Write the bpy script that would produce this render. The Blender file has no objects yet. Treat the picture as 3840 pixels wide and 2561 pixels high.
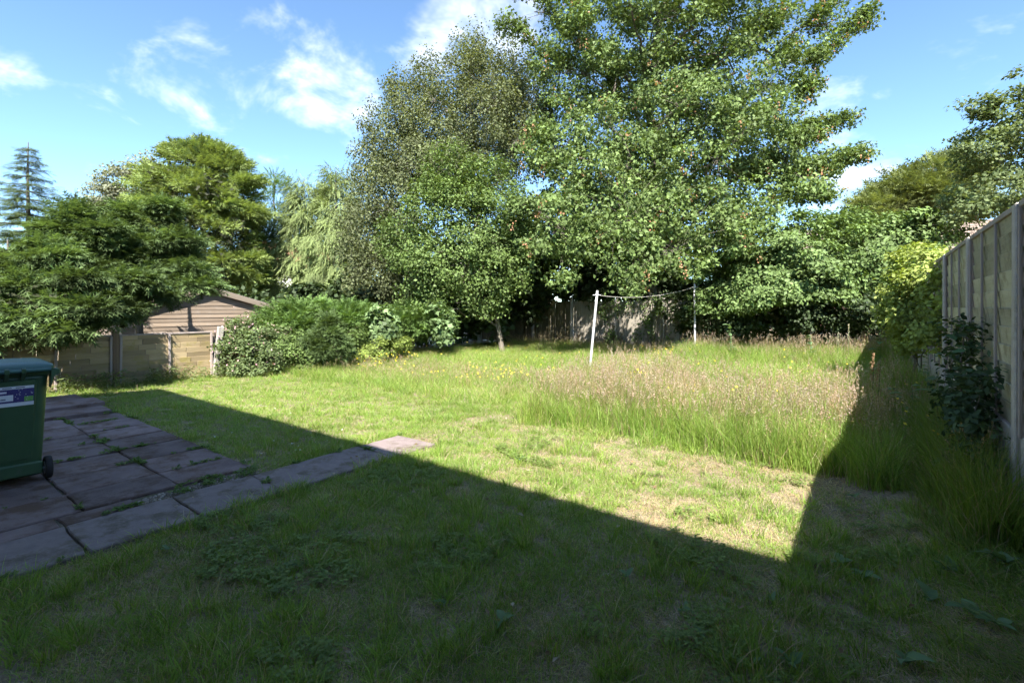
import bpy, bmesh, math, random
import numpy as np
from mathutils import Vector, Matrix, Euler

R = math.radians
rng = np.random.default_rng(11)
random.seed(5)
SC = bpy.context.scene
COL = SC.collection

# ------------------------------------------------------------------ camera
# World frame: x runs along the house wall, y runs down the garden, z up; the camera stands near the back door.
YAW = R(36.6)
CAMZ = 1.55
FPX = 1813.0          # focal length in photograph pixels (3840 wide)
HORIZ = 1150.0        # photograph row of the horizon
cam = bpy.data.cameras.new('camera')
cam.sensor_width = 36.0
cam.lens = 36.0 * FPX / 3840.0
cam.shift_y = -(1280.5 - HORIZ) / 3840.0
cam.clip_start = 0.05
cam.clip_end = 3000
camo = bpy.data.objects.new('camera', cam)
COL.objects.link(camo)
camo.location = (0, 0, CAMZ)
camo.rotation_euler = (R(90), 0, YAW)
SC.camera = camo

# ------------------------------------------------------------------ light
SUN_TO = Vector((0.53, -0.75, 1.0)).normalized()      # towards the sun
sun_el = math.asin(SUN_TO.z)
sun_rot = math.atan2(SUN_TO.x, SUN_TO.y)
SC.view_settings.view_transform = 'Standard'
SC.view_settings.look = 'None'
SC.view_settings.gamma = 1
SC.view_settings.use_curve_mapping = False
SC.view_settings.exposure = 2.7
SUN_STRENGTH = 3.0
SKY_STRENGTH = 0.076

sl = bpy.data.lights.new('sun', 'SUN')
sl.energy = SUN_STRENGTH
sl.angle = R(0.53)
sl.color = (1.0, 0.95, 0.86)
so = bpy.data.objects.new('sun', sl)
COL.objects.link(so)
so.rotation_euler = (-SUN_TO).to_track_quat('-Z', 'Y').to_euler()
so.location = (10, -15, 30)


def pix_dir(px, py):
    """world direction through a photograph pixel"""
    x, z = (px - 1920) / FPX, (HORIZ - py) / FPX
    return Vector((math.cos(YAW) * x - math.sin(YAW), math.sin(YAW) * x + math.cos(YAW), z))


def P(px, py, d):
    """world point at depth d metres in front of the camera"""
    v = pix_dir(px, py) * d
    return np.array((v.x, v.y, CAMZ + v.z))


W = bpy.data.worlds.new('World')
SC.world = W
W.use_nodes = True
nt = W.node_tree
for n in list(nt.nodes):
    nt.nodes.remove(n)


def nn(tree, t, **kw):
    n = tree.nodes.new(t)
    for k, v in kw.items():
        setattr(n, k, v)
    return n


def build_sky():
    L = nt.links.new
    out = nn(nt, 'ShaderNodeOutputWorld')
    bg = nn(nt, 'ShaderNodeBackground')
    bg.inputs['Strength'].default_value = SKY_STRENGTH
    sky = nn(nt, 'ShaderNodeTexSky')
    sky.sky_type = 'NISHITA'
    sky.sun_disc = False
    sky.sun_elevation = sun_el
    sky.sun_rotation = sun_rot
    sky.air_density = 0.7
    sky.dust_density = 0.1
    sky.ozone_density = 2.6
    geo = nn(nt, 'ShaderNodeTexCoord')
    sep = nn(nt, 'ShaderNodeSeparateXYZ')
    L(geo.outputs['Generated'], sep.inputs[0])
    # project the direction on a cloud deck
    zc = nn(nt, 'ShaderNodeMath', operation='MAXIMUM')
    L(sep.outputs['Z'], zc.inputs[0]); zc.inputs[1].default_value = 0.03
    za = nn(nt, 'ShaderNodeMath', operation='ADD')
    L(zc.outputs[0], za.inputs[0]); za.inputs[1].default_value = 0.42
    dx = nn(nt, 'ShaderNodeMath', operation='DIVIDE')
    dy = nn(nt, 'ShaderNodeMath', operation='DIVIDE')
    L(sep.outputs['X'], dx.inputs[0]); L(za.outputs[0], dx.inputs[1])
    L(sep.outputs['Y'], dy.inputs[0]); L(za.outputs[0], dy.inputs[1])
    cmb = nn(nt, 'ShaderNodeCombineXYZ')
    L(dx.outputs[0], cmb.inputs[0]); L(dy.outputs[0], cmb.inputs[1])
    cmb.inputs[2].default_value = 3.7
    no = nn(nt, 'ShaderNodeTexNoise')
    no.inputs['Scale'].default_value = 5.2
    no.inputs['Detail'].default_value = 5
    no.inputs['Roughness'].default_value = 0.60
    no.inputs['Distortion'].default_value = 0.25
    L(cmb.outputs[0], no.inputs['Vector'])
    # where the cloud banks lie (direction, half width, weight); extra adds wide unseen ones to brighten the shade
    banks = [(520, 230, 0.13, .19), (720, 340, 0.14, .21), (1150, 330, 0.14, .22), (1700, 60, 0.16, .24), (1900, 150, 0.12, .20), (30, 290, 0.06, .20), (3180, 720, 0.11, .25), (1150, 600, 0.13, .13)]
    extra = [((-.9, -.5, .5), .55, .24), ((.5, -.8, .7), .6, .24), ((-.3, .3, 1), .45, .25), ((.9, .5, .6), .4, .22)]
    acc = None
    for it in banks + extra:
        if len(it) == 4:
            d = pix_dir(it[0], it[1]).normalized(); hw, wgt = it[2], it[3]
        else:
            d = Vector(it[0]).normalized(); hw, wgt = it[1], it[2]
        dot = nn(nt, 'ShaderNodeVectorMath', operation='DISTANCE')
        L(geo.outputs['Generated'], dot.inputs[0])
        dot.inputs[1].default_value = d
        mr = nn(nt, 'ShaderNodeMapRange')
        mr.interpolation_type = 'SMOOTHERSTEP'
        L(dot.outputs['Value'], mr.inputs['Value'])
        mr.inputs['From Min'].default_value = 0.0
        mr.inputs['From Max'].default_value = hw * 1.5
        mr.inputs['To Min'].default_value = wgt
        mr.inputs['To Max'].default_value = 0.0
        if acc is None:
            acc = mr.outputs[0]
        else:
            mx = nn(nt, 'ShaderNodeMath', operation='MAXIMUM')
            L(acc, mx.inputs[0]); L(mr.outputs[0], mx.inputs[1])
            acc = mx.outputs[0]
    a2 = nn(nt, 'ShaderNodeMath', operation='ADD')
    L(no.outputs['Fac'], a2.inputs[0]); L(acc, a2.inputs[1])
    cr = nn(nt, 'ShaderNodeMapRange')
    cr.interpolation_type = 'SMOOTHSTEP'
    L(a2.outputs[0], cr.inputs['Value'])
    cr.inputs['From Min'].default_value = 0.62
    cr.inputs['From Max'].default_value = 1.0
    cr.inputs['To Min'].default_value = 0.0
    cr.inputs['To Max'].default_value = 0.74
    mix = nn(nt, 'ShaderNodeMix', data_type='RGBA')
    L(cr.outputs[0], mix.inputs['Factor'])
    tint = nn(nt, 'ShaderNodeMix', data_type='RGBA', blend_type='MULTIPLY')
    tint.inputs['Factor'].default_value = 1.0
    L(sky.outputs[0], tint.inputs['A'])
    tint.inputs['B'].default_value = (0.74, 0.82, 0.80, 1)
    L(tint.outputs['Result'], mix.inputs['A'])
    mix.inputs['B'].default_value = (4.9, 4.9, 4.8, 1)
    L(mix.outputs['Result'], bg.inputs['Color'])
    L(bg.outputs[0], out.inputs['Surface'])


build_sky()
W.cycles.sampling_method = 'MANUAL'
W.cycles.sample_map_resolution = 512
SC.cycles.use_denoising = True
SC.cycles.use_adaptive_sampling = True
SC.cycles.adaptive_threshold = 0.06
SC.cycles.adaptive_min_samples = 32
SC.cycles.max_bounces = 5
SC.cycles.diffuse_bounces = 3
SC.cycles.transmission_bounces = 2
SC.cycles.caustics_reflective = False
SC.cycles.caustics_refractive = False


# ------------------------------------------------------------------ helpers: materials
MATS = {}


def newmat(name):
    m = bpy.data.materials.new(name)
    m.use_nodes = True
    t = m.node_tree
    for n in list(t.nodes):
        t.nodes.remove(n)
    o = nn(t, 'ShaderNodeOutputMaterial')
    MATS[name] = m
    return m, t, o


def attr_mat(name, trans=0.3, rough=0.55, spec=0.25, ttint=(1.25, 1.25, 0.55), hue=False):
    """foliage: base colour from the mesh's own 'col' attribute, thin translucent blades"""
    m, t, o = newmat(name)
    L = t.links.new
    a = nn(t, 'ShaderNodeAttribute', attribute_name='col')
    col = a.outputs['Color']
    if hue:
        h = nn(t, 'ShaderNodeAttribute', attribute_name='hue')
        h.attribute_type = 'INSTANCER'
        mx = nn(t, 'ShaderNodeMix', data_type='RGBA', blend_type='MULTIPLY')
        mx.inputs['Factor'].default_value = 1
        L(col, mx.inputs['A'])
        L(h.outputs['Color'], mx.inputs['B'])
        col = mx.outputs['Result']
    p = nn(t, 'ShaderNodeBsdfPrincipled')
    p.inputs['Roughness'].default_value = rough
    p.inputs['Specular IOR Level'].default_value = spec
    L(col, p.inputs['Base Color'])
    if trans > 0:
        tr = nn(t, 'ShaderNodeBsdfTranslucent')
        mm = nn(t, 'ShaderNodeMix', data_type='RGBA', blend_type='MULTIPLY')
        mm.inputs['Factor'].default_value = 1
        L(col, mm.inputs['A'])
        mm.inputs['B'].default_value = (*ttint, 1)
        L(mm.outputs['Result'], tr.inputs['Color'])
        ms = nn(t, 'ShaderNodeMixShader')
        ms.inputs[0].default_value = trans
        L(p.outputs[0], ms.inputs[1]); L(tr.outputs[0], ms.inputs[2])
        L(ms.outputs[0], o.inputs[0])
    else:
        L(p.outputs[0], o.inputs[0])
    return m


def surf_mat(name, c1, c2, scale=6.0, rough=0.8, bump=0.3, bscale=40.0, stretch=(1, 1, 1), c3=None, c3_at=0.62,
             c3_scale=2.0, spec=0.3, per_obj=0.0, bdist=0.01, coord='Object'):
    """two-tone noisy surface with fine relief, an optional third tone in patches, and a small tone change per object"""
    m, t, o = newmat(name)
    L = t.links.new
    tc = nn(t, 'ShaderNodeTexCoord')
    oi = nn(t, 'ShaderNodeObjectInfo')
    off = nn(t, 'ShaderNodeVectorMath', operation='SCALE')
    L(oi.outputs['Random'], off.inputs['Scale'])
    off.inputs[0].default_value = (37.0, 19.0, 53.0)
    ad = nn(t, 'ShaderNodeVectorMath', operation='ADD')
    L(tc.outputs[coord], ad.inputs[0]); L(off.outputs[0], ad.inputs[1])
    mp = nn(t, 'ShaderNodeMapping')
    mp.inputs['Scale'].default_value = stretch
    L(ad.outputs[0], mp.inputs['Vector'])
    n1 = nn(t, 'ShaderNodeTexNoise')
    n1.inputs['Scale'].default_value = scale
    n1.inputs['Detail'].default_value = 6
    n1.inputs['Roughness'].default_value = 0.65
    L(mp.outputs[0], n1.inputs['Vector'])
    mr = nn(t, 'ShaderNodeMapRange')
    mr.inputs['From Min'].default_value = 0.32
    mr.inputs['From Max'].default_value = 0.68
    L(n1.outputs['Fac'], mr.inputs['Value'])
    mx = nn(t, 'ShaderNodeMix', data_type='RGBA')
    L(mr.outputs[0], mx.inputs['Factor'])
    mx.inputs['A'].default_value = (*c1, 1)
    mx.inputs['B'].default_value = (*c2, 1)
    col = mx.outputs['Result']
    if c3 is not None:
        n3 = nn(t, 'ShaderNodeTexNoise')
        n3.inputs['Scale'].default_value = c3_scale
        n3.inputs['Detail'].default_value = 8
        n3.inputs['Roughness'].default_value = 0.7
        L(ad.outputs[0], n3.inputs['Vector'])
        r3 = nn(t, 'ShaderNodeMapRange')
        r3.inputs['From Min'].default_value = c3_at
        r3.inputs['From Max'].default_value = c3_at + 0.12
        L(n3.outputs['Fac'], r3.inputs['Value'])
        m3 = nn(t, 'ShaderNodeMix', data_type='RGBA')
        L(r3.outputs[0], m3.inputs['Factor'])
        L(col, m3.inputs['A'])
        m3.inputs['B'].default_value = (*c3, 1)
        col = m3.outputs['Result']
    if per_obj:
        pr = nn(t, 'ShaderNodeMapRange')
        L(oi.outputs['Random'], pr.inputs['Value'])
        pr.inputs['To Min'].default_value = 1 - per_obj
        pr.inputs['To Max'].default_value = 1 + per_obj
        sc = nn(t, 'ShaderNodeVectorMath', operation='SCALE')
        L(col, sc.inputs[0]); L(pr.outputs[0], sc.inputs['Scale'])
        col = sc.outputs[0]
    p = nn(t, 'ShaderNodeBsdfPrincipled')
    p.inputs['Roughness'].default_value = rough
    p.inputs['Specular IOR Level'].default_value = spec
    L(col, p.inputs['Base Color'])
    if bump:
        nb = nn(t, 'ShaderNodeTexNoise')
        nb.inputs['Scale'].default_value = bscale
        nb.inputs['Detail'].default_value = 5
        L(mp.outputs[0], nb.inputs['Vector'])
        b = nn(t, 'ShaderNodeBump')
        b.inputs['Strength'].default_value = bump
        b.inputs['Distance'].default_value = bdist
        L(nb.outputs['Fac'], b.inputs['Height'])
        L(b.outputs[0], p.inputs['Normal'])
    L(p.outputs[0], o.inputs[0])
    return m


# ------------------------------------------------------------------ helpers: objects
def tag(o, label=None, cat=None, group=None, kind=None):
    if label: o['label'] = label
    if cat: o['category'] = cat
    if group: o['group'] = group
    if kind: o['kind'] = kind
    return o


def empty(name, loc=(0, 0, 0), rz=0.0):
    o = bpy.data.objects.new(name, None)
    COL.objects.link(o)
    o.location = loc
    o.rotation_euler = (0, 0, rz)
    return o


MESH_BY_MAT = {}


def link(name, me, mat=None, parent=None, loc=None, rot=None):
    if mat is not None and not isinstance(mat, (list, tuple)) and len(me.materials) and me.materials[0] is not mat and me.materials[0].name != mat.name:
        key = (me.name, mat.name)          # the same shape in another material
        if key not in MESH_BY_MAT:
            MESH_BY_MAT[key] = me.copy(); MESH_BY_MAT[key].materials.clear()
        me = MESH_BY_MAT[key]
    if mat is not None:
        for mm in (mat if isinstance(mat, (list, tuple)) else [mat]):
            if me.materials.find(mm.name) < 0:
                me.materials.append(mm)
    o = bpy.data.objects.new(name, me)
    COL.objects.link(o)
    if parent is not None:
        o.parent = parent
    if loc is not None: o.location = loc
    if rot is not None: o.rotation_euler = rot
    return o


def np_mesh(name, V, faces, col=None, smooth=False, mat_idx=None):
    """V (n,3); faces: list of (m,k) int arrays"""
    me = bpy.data.meshes.new(name)
    V = np.asarray(V, dtype=np.float32)
    me.vertices.add(len(V))
    me.vertices.foreach_set('co', V.ravel())
    faces = [np.asarray(f, dtype=np.int32) for f in faces if len(f)]
    starts, tot, loops, off = [], [], [], 0
    for f in faces:
        m, k = f.shape
        starts.append(off + np.arange(m) * k)
        tot.append(np.full(m, k))
        loops.append(f.ravel())
        off += m * k
    loops = np.concatenate(loops); starts = np.concatenate(starts); tot = np.concatenate(tot)
    me.loops.add(len(loops))
    me.loops.foreach_set('vertex_index', loops.astype(np.int32))
    me.polygons.add(len(starts))
    me.polygons.foreach_set('loop_start', starts.astype(np.int32))
    me.polygons.foreach_set('loop_total', tot.astype(np.int32))
    if smooth:
        me.polygons.foreach_set('use_smooth', np.ones(len(starts), dtype=bool))
    if mat_idx is not None:
        me.polygons.foreach_set('material_index', np.asarray(mat_idx, dtype=np.int32))
    if col is not None:
        a = me.attributes.new('col', 'FLOAT_COLOR', 'POINT')
        c = np.ones((len(V), 4), dtype=np.float32)
        c[:, :3] = col
        a.data.foreach_set('color', c.ravel())
    me.update(calc_edges=True)
    me.validate()
    return me


def box_bm(bm, x0, x1, y0, y1, z0, z1, M=None):
    vs = [bm.verts.new((x, y, z)) for z in (z0, z1) for (x, y) in ((x0, y0), (x1, y0), (x1, y1), (x0, y1))]
    for f in ((3, 2, 1, 0), (4, 5, 6, 7), (0, 1, 5, 4), (1, 2, 6, 5), (2, 3, 7, 6), (3, 0, 4, 7)):
        bm.faces.new([vs[i] for i in f])
    if M is not None:
        bmesh.ops.transform(bm, matrix=M, verts=vs)
    return vs


def bm_mesh(name, bm, bevel=0.0, seg=1):
    if bevel:
        bmesh.ops.bevel(bm, geom=list(bm.edges), offset=bevel, segments=seg, affect='EDGES', profile=0.5)
    me = bpy.data.meshes.new(name)
    bm.to_mesh(me)
    bm.free()
    return me


def box(name, x0, x1, y0, y1, z0, z1, mat, parent=None, bevel=0.0, loc=None, rot=None):
    bm = bmesh.new()
    box_bm(bm, x0, x1, y0, y1, z0, z1)
    return link(name, bm_mesh(name, bm, bevel), mat, parent, loc, rot)


def tube_np(pts, rad, sides=6, cap=True):
    pts = np.asarray(pts, float); rad = np.asarray(rad, float)
    n = len(pts)
    tan = np.gradient(pts, axis=0)
    tan /= np.linalg.norm(tan, axis=1)[:, None] + 1e-9
    ref = np.where(np.abs(tan[:, 2:3]) > 0.9, np.array([[1.0, 0, 0]]), np.array([[0, 0, 1.0]]))
    a = np.cross(tan, ref); a /= np.linalg.norm(a, axis=1)[:, None] + 1e-9
    b = np.cross(tan, a)
    ang = np.linspace(0, 2 * np.pi, sides, endpoint=False)
    V = (pts[:, None, :] + rad[:, None, None] * (np.cos(ang)[None, :, None] * a[:, None, :] + np.sin(ang)[None, :, None] * b[:, None, :])).reshape(-1, 3)
    i = np.arange(n - 1)[:, None] * sides; j = np.arange(sides)[None, :]; k = (j + 1) % sides
    F = np.stack([i + j, i + k, i + sides + k, i + sides + j], -1).reshape(-1, 4)
    return V, F


class Tubes:
    def __init__(self):
        self.V, self.F, self.n = [], [], 0

    def add(self, pts, rad, sides=5):
        V, F = tube_np(pts, rad, sides)
        self.V.append(V); self.F.append(F + self.n); self.n += len(V)

    def mesh(self, name):
        return np_mesh(name, np.concatenate(self.V), [np.concatenate(self.F)], smooth=True)


def lathe(name, prof, mat, parent=None, seg=20, loc=None, rot=None):
    """prof: list of (r, z) revolved round local z"""
    n = len(prof); V = []
    for r, z in prof:
        for k in range(seg):
            a = 2 * math.pi * k / seg
            V.append((r * math.cos(a), r * math.sin(a), z))
    F = [(i * seg + k, i * seg + (k + 1) % seg, (i + 1) * seg + (k + 1) % seg, (i + 1) * seg + k) for i in range(n - 1) for k in range(seg)]
    me = bpy.data.meshes.new(name)
    me.from_pydata(V, [], F)
    for p in me.polygons: p.use_smooth = True
    return link(name, me, mat, parent, loc, rot)


def unit(a):
    return a / (np.linalg.norm(a, axis=-1, keepdims=True) + 1e-9)


def frames(nrm, yaxis=None, r=None):
    """rows x (side), y (length), z (normal) for each leaf"""
    r = r or rng
    nrm = unit(nrm)
    if yaxis is None:
        yaxis = r.normal(size=nrm.shape)
    y = unit(yaxis - nrm * np.sum(yaxis * nrm, 1, keepdims=True))
    x = np.cross(y, nrm)
    return np.stack([x, y, nrm], 1)


def batch(T, faces, pos, fr, s, col):
    """copy a template (k,3) to every frame -> V, faces, colours"""
    k = len(T); n = len(pos)
    s = np.asarray(s).reshape(n, 1, 1)
    V = pos[:, None, :] + s * np.einsum('kc,ncd->nkd', T, fr)
    off = (np.arange(n) * k)[:, None, None]
    F = [(np.asarray(f)[None] + off).reshape(-1, len(f[0])) for f in faces]
    C = np.repeat(col, k, axis=0)
    return V.reshape(-1, 3), F, C


def join_batches(name, parts, smooth=False):
    V, C, FF, n = [], [], {}, 0
    for v, f, c in parts:
        V.append(v); C.append(c)
        for a in f:
            FF.setdefault(a.shape[1], []).append(a + n)
        n += len(v)
    return np_mesh(name, np.concatenate(V), [np.concatenate(a) for a in FF.values()], col=np.concatenate(C), smooth=smooth)


# leaf templates: x across, y along, z normal
FOLD = (np.array([(0, 0, 0), (.33, .42, .10), (0, 1, -.05), (-.33, .42, .10)]), [[(0, 1, 2), (0, 2, 3)]])
OVAL = (np.array([(0, 0, 0), (.30, .38, .07), (0, .42, 0), (-.30, .38, .07), (.17, .78, .03), (0, 1, -.06), (-.17, .78, .03)]),
        [[(0, 1, 4, 2), (0, 2, 6, 3)], [(2, 4, 5), (2, 5, 6)]])
DIAMOND = (np.array([(0, 0, 0), (.36, .45, .06), (0, 1, 0), (-.36, .45, .06)]), [[(0, 1, 2, 3)]])
MAPLE = (np.array([(0, 0, 0), (.56, .30, -.05), (.22, .48, .05), (0, 1.05, -.08), (-.22, .48, .05), (-.56, .30, -.05)]),
         [[(0, 1, 2), (0, 4, 5)], [(0, 2, 3, 4)]])


def frond_template(pairs=4, w=.34, droop=.25, lw=.09):
    V, F = [], []
    for i in range(pairs):
        y = .08 + .8 * i / pairs
        ww = w * (1 - .6 * i / pairs)
        for s in (-1, 1):
            k = len(V)
            yt = y + .30
            V += [(0, y, -droop * y * y), (0, y + lw * 1.6, -droop * (y + lw) ** 2), (s * ww, yt, -droop * yt * yt - .04)]
            F.append((k, k + 1, k + 2))
    k = len(V)
    V += [(-lw * .5, .55, -droop * .3), (lw * .5, .55, -droop * .3), (0, 1.1, -droop * 1.21)]
    F.append((k, k + 1, k + 2))
    return np.array(V), [F]


FROND = frond_template(3, .34, .20)
FROND_W = frond_template(3, .16, .10, .07)     # slim hanging spray
NEEDLE = frond_template(4, .22, .05, .06)


def tone_cols(palette, n, spread=.5, r=None):
    """colours between the palette's dark and light end, one per leaf"""
    r = r or rng
    pal = np.asarray(palette)
    t = np.clip(r.normal(.5, spread * .45, n), 0, 1) * (len(pal) - 1)
    i = np.minimum(t.astype(int), len(pal) - 2)
    f = (t - i)[:, None]
    return pal[i] * (1 - f) + pal[i + 1] * f


def blob_points(blobs, n, shell=.55, r=None):
    """n clump centres in the union of ellipsoids (px, py, depth, half width px, half height px, half depth m)"""
    r = r or rng
    vol = np.array([b[3] * b[4] * (b[2] / FPX) ** 2 * b[5] for b in blobs]) ** .8
    cnt = np.maximum(1, np.round(n * vol / vol.sum()).astype(int))
    out = []
    fw = np.array((-math.sin(YAW), math.cos(YAW), 0)); rt = np.array((math.cos(YAW), math.sin(YAW), 0))
    for b, c in zip(blobs, cnt):
        q = unit(r.normal(size=(c, 3))) * (r.random((c, 1)) ** (1 / 3)) ** shell
        s = b[2] / FPX
        out.append(P(b[0], b[1], b[2]) + q[:, :1] * b[3] * s * rt + q[:, 1:2] * b[5] * fw + q[:, 2:] * np.array((0, 0, 1)) * b[4] * s)
    return np.concatenate(out)


def sprays(segs, r):
    """clump centres strung along reaching branches: (px0, py0, d0, px1, py1, d1, count, start radius px)"""
    out = []
    for (a, b, d0, c, e, d1, n, w) in segs:
        t = np.sort(r.random(n) ** .8)
        for k in t:
            d = d0 + (d1 - d0) * k
            ww = w * (1 - .75 * k)
            out.append(P(a + (c - a) * k + r.normal(0, ww * .5), b + (e - b) * k + r.normal(0, ww * .45) - 25 * math.sin(k * 3.1), d + r.normal(0, ww * .5 * d / FPX)))
    return np.array(out)


def skeleton(root, base, top, clumps, mat, r0=.15, limbs=9, up=.45, seed=1, trunk_name='trunk', sub=True, trunk_pts=None):
    """tapered trunk, a limb for each group of clumps, a branch to each clump"""
    r = np.random.default_rng(seed)
    base = np.asarray(base, float); top = np.asarray(top, float)
    t = np.linspace(0, 1, 12)[:, None]
    tp = base + (top - base) * t + np.concatenate([r.normal(0, .06, (12, 2)) * np.linalg.norm(top - base) * .12 * np.sin(t * 3), np.zeros((12, 1))], 1)
    rad = r0 * (1 - .88 * t[:, 0]) ; rad[0] *= 1.35
    T = Tubes(); T.add(tp, rad, 9)
    link(trunk_name, T.mesh(trunk_name), mat, root)
    # farthest point groups
    C = np.asarray(clumps)
    k = min(limbs, len(C))
    idx = [int(r.integers(len(C)))]
    dmin = np.linalg.norm(C - C[idx[0]], axis=1)
    for _ in range(k - 1):
        j = int(np.argmax(dmin)); idx.append(j)
        dmin = np.minimum(dmin, np.linalg.norm(C - C[j], axis=1))
    lab = np.argmin(np.linalg.norm(C[:, None] - C[idx][None], axis=2), axis=1)
    for g in range(k):
        mem = C[lab == g]
        cen = mem.mean(0)
        hd = np.linalg.norm((cen - base)[:2])
        za = np.clip(cen[2] - up * hd - .3, base[2] + .15 * (top[2] - base[2]), top[2] - .05 * (top[2] - base[2]))
        f = (za - base[2]) / (top[2] - base[2] + 1e-6)
        i = min(int(f * 11), 10)
        a = tp[i] + (tp[i + 1] - tp[i]) * (f * 11 - i)
        ra = max(.012, r0 * (1 - .88 * f) * .5)
        mid = (a + cen) / 2 + np.array((0, 0, .12 * hd)) + r.normal(0, .05 * hd + .02, 3)
        s = np.linspace(0, 1, 12)[:, None]
        lp = (1 - s) ** 2 * a + 2 * s * (1 - s) * mid + s * s * cen
        wob = r.normal(0, .035 * np.linalg.norm(cen - a) + .01, (12, 3)); wob[0] = 0
        lp = lp + wob * np.sin(s * 3.0)
        T = Tubes(); T.add(lp, ra * (1 - .8 * s[:, 0]), 6)
        if sub:
            for c in mem:
                q = lp + (cen - a) * -.12
                j = int(np.clip(np.argmin(np.linalg.norm(q - c, axis=1)), 2, 10))
                st = lp[j]
                ln = np.linalg.norm(c - st)
                m2 = (st + c) / 2 + r.normal(0, .10, 3) * ln + np.array((0, 0, .10 * ln))
                s2 = np.linspace(0, 1, 5)[:, None]
                bp = (1 - s2) ** 2 * st + 2 * s2 * (1 - s2) * m2 + s2 * s2 * c
                T.add(bp, np.clip(ra * .22 * (1 - .07 * j), .004, .022) * (1 - .75 * s2[:, 0]), 4)
        link('limb', T.mesh('limb'), mat, root)


def leaf_cloud(C, rad, per, size, palette, tmpl=OVAL, flat=.7, up=.7, out=.35, rnd=.45, hang=0.0, seed=1, svar=.3, spread=.55, clump_var=.12, axis=None, shell=.5):
    """leaves spread through clumps round the centres C"""
    r = np.random.default_rng(seed)
    n = len(C) * per
    ci = np.repeat(np.arange(len(C)), per)
    rr = np.asarray(rad) if np.ndim(rad) else np.full(len(C), rad)
    rr = rr * r.uniform(.7, 1.3, len(C))
    d = unit(r.normal(size=(n, 3)))
    q = d * (r.random((n, 1)) ** shell)
    off = q * rr[ci][:, None] * np.array((1, 1, flat))
    pos = C[ci] + off
    axis = C.mean(0) if axis is None else np.asarray(axis)
    ow = unit(pos - axis)
    nrm = np.array((0, 0, up)) + ow * out + d * .3 + r.normal(0, rnd, (n, 3))
    ya = r.normal(size=(n, 3)) + d * .8 + np.array((0, 0, -hang * 3))
    fr = frames(nrm, ya, r)
    col = tone_cols(palette, n, spread, r) * (1 + r.normal(0, clump_var, len(C))[ci])[:, None]
    sz = size * r.uniform(1 - svar, 1 + svar, n)
    return batch(tmpl[0], tmpl[1], pos, fr, sz, np.clip(col, 0.004, 1))


def frond_cloud(C, rad, per, length, palette, tmpl=FROND, axis=None, axis_line=True, lift=.15, hang=0.0, rnd=.35, flat=.6, seed=1, spread=.5, clump_var=.15):
    """conifer sprays pointing outwards from each clump"""
    r = np.random.default_rng(seed)
    n = len(C) * per
    ci = np.repeat(np.arange(len(C)), per)
    rr = np.full(len(C), rad) * r.uniform(.7, 1.35, len(C))
    d = unit(r.normal(size=(n, 3)))
    off = d * (r.random((n, 1)) ** .5) * rr[ci][:, None] * np.array((1, 1, flat))
    pos = C[ci] + off
    axis = C.mean(0) if axis is None else np.asarray(axis)
    ow = pos - axis
    if axis_line: ow[:, 2] *= .15
    ow = unit(ow)
    y = ow + d * .6 + np.array((0, 0, lift - hang * 2.5)) + r.normal(0, rnd, (n, 3))
    nrm = np.array((0, 0, 1.0)) + r.normal(0, .45, (n, 3)) + ow * (.2 + hang * 1.2)
    yu = unit(y)
    nrm = nrm - yu * np.sum(nrm * yu, 1, keepdims=True)
    fr = np.stack([np.cross(yu, unit(nrm)), yu, unit(nrm)], 1)
    col = tone_cols(palette, n, spread, r) * (1 + r.normal(0, clump_var, len(C))[ci])[:, None]
    return batch(tmpl[0], tmpl[1], pos, fr, length * r.uniform(.65, 1.35, n), np.clip(col, .004, 1))


def crown(root, parts, mat, name='crown'):
    o = link(name, join_batches(name, parts), mat, root)
    o['kind'] = 'stuff'
    return o


# value noise for densities and growth
def vnoise(x, y, seed=0):
    x = np.asarray(x, float); y = np.asarray(y, float)
    xi, yi = np.floor(x).astype(np.int64), np.floor(y).astype(np.int64)
    xf, yf = x - xi, y - yi
    xf = xf * xf * (3 - 2 * xf); yf = yf * yf * (3 - 2 * yf)

    def h(a, b):
        n = (a * 374761393 + b * 668265263 + seed * 1442695041) & 0x7fffffff
        n = ((n ^ (n >> 13)) * 1274126177) & 0x7fffffff
        n = n ^ (n >> 16)
        return (n & 0xffff) / 65535.0
    return (h(xi, yi) * (1 - xf) + h(xi + 1, yi) * xf) * (1 - yf) + (h(xi, yi + 1) * (1 - xf) + h(xi + 1, yi + 1) * xf) * yf


def fbm(x, y, seed=0, o=3):
    s, a, t = 0, 1, 0
    for i in range(o):
        s = s + a * vnoise(x * 2 ** i + 17.3 * i, y * 2 ** i - 9.1 * i, seed + i); t += a; a *= .55
    return s / t


def ground_z(x, y):
    x = np.asarray(x, float); y = np.asarray(y, float)
    und = (fbm(x * .6, y * .6, 3) - .5) * .05 * np.clip((y - 2.6) / 2.0, 0, 1)
    bank = .14 * np.clip((x - .05) / .5, 0, 1) * np.clip((y - 1.2) / 1.0, 0, 1)
    return und + bank * (np.abs(x) < 3)


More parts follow.
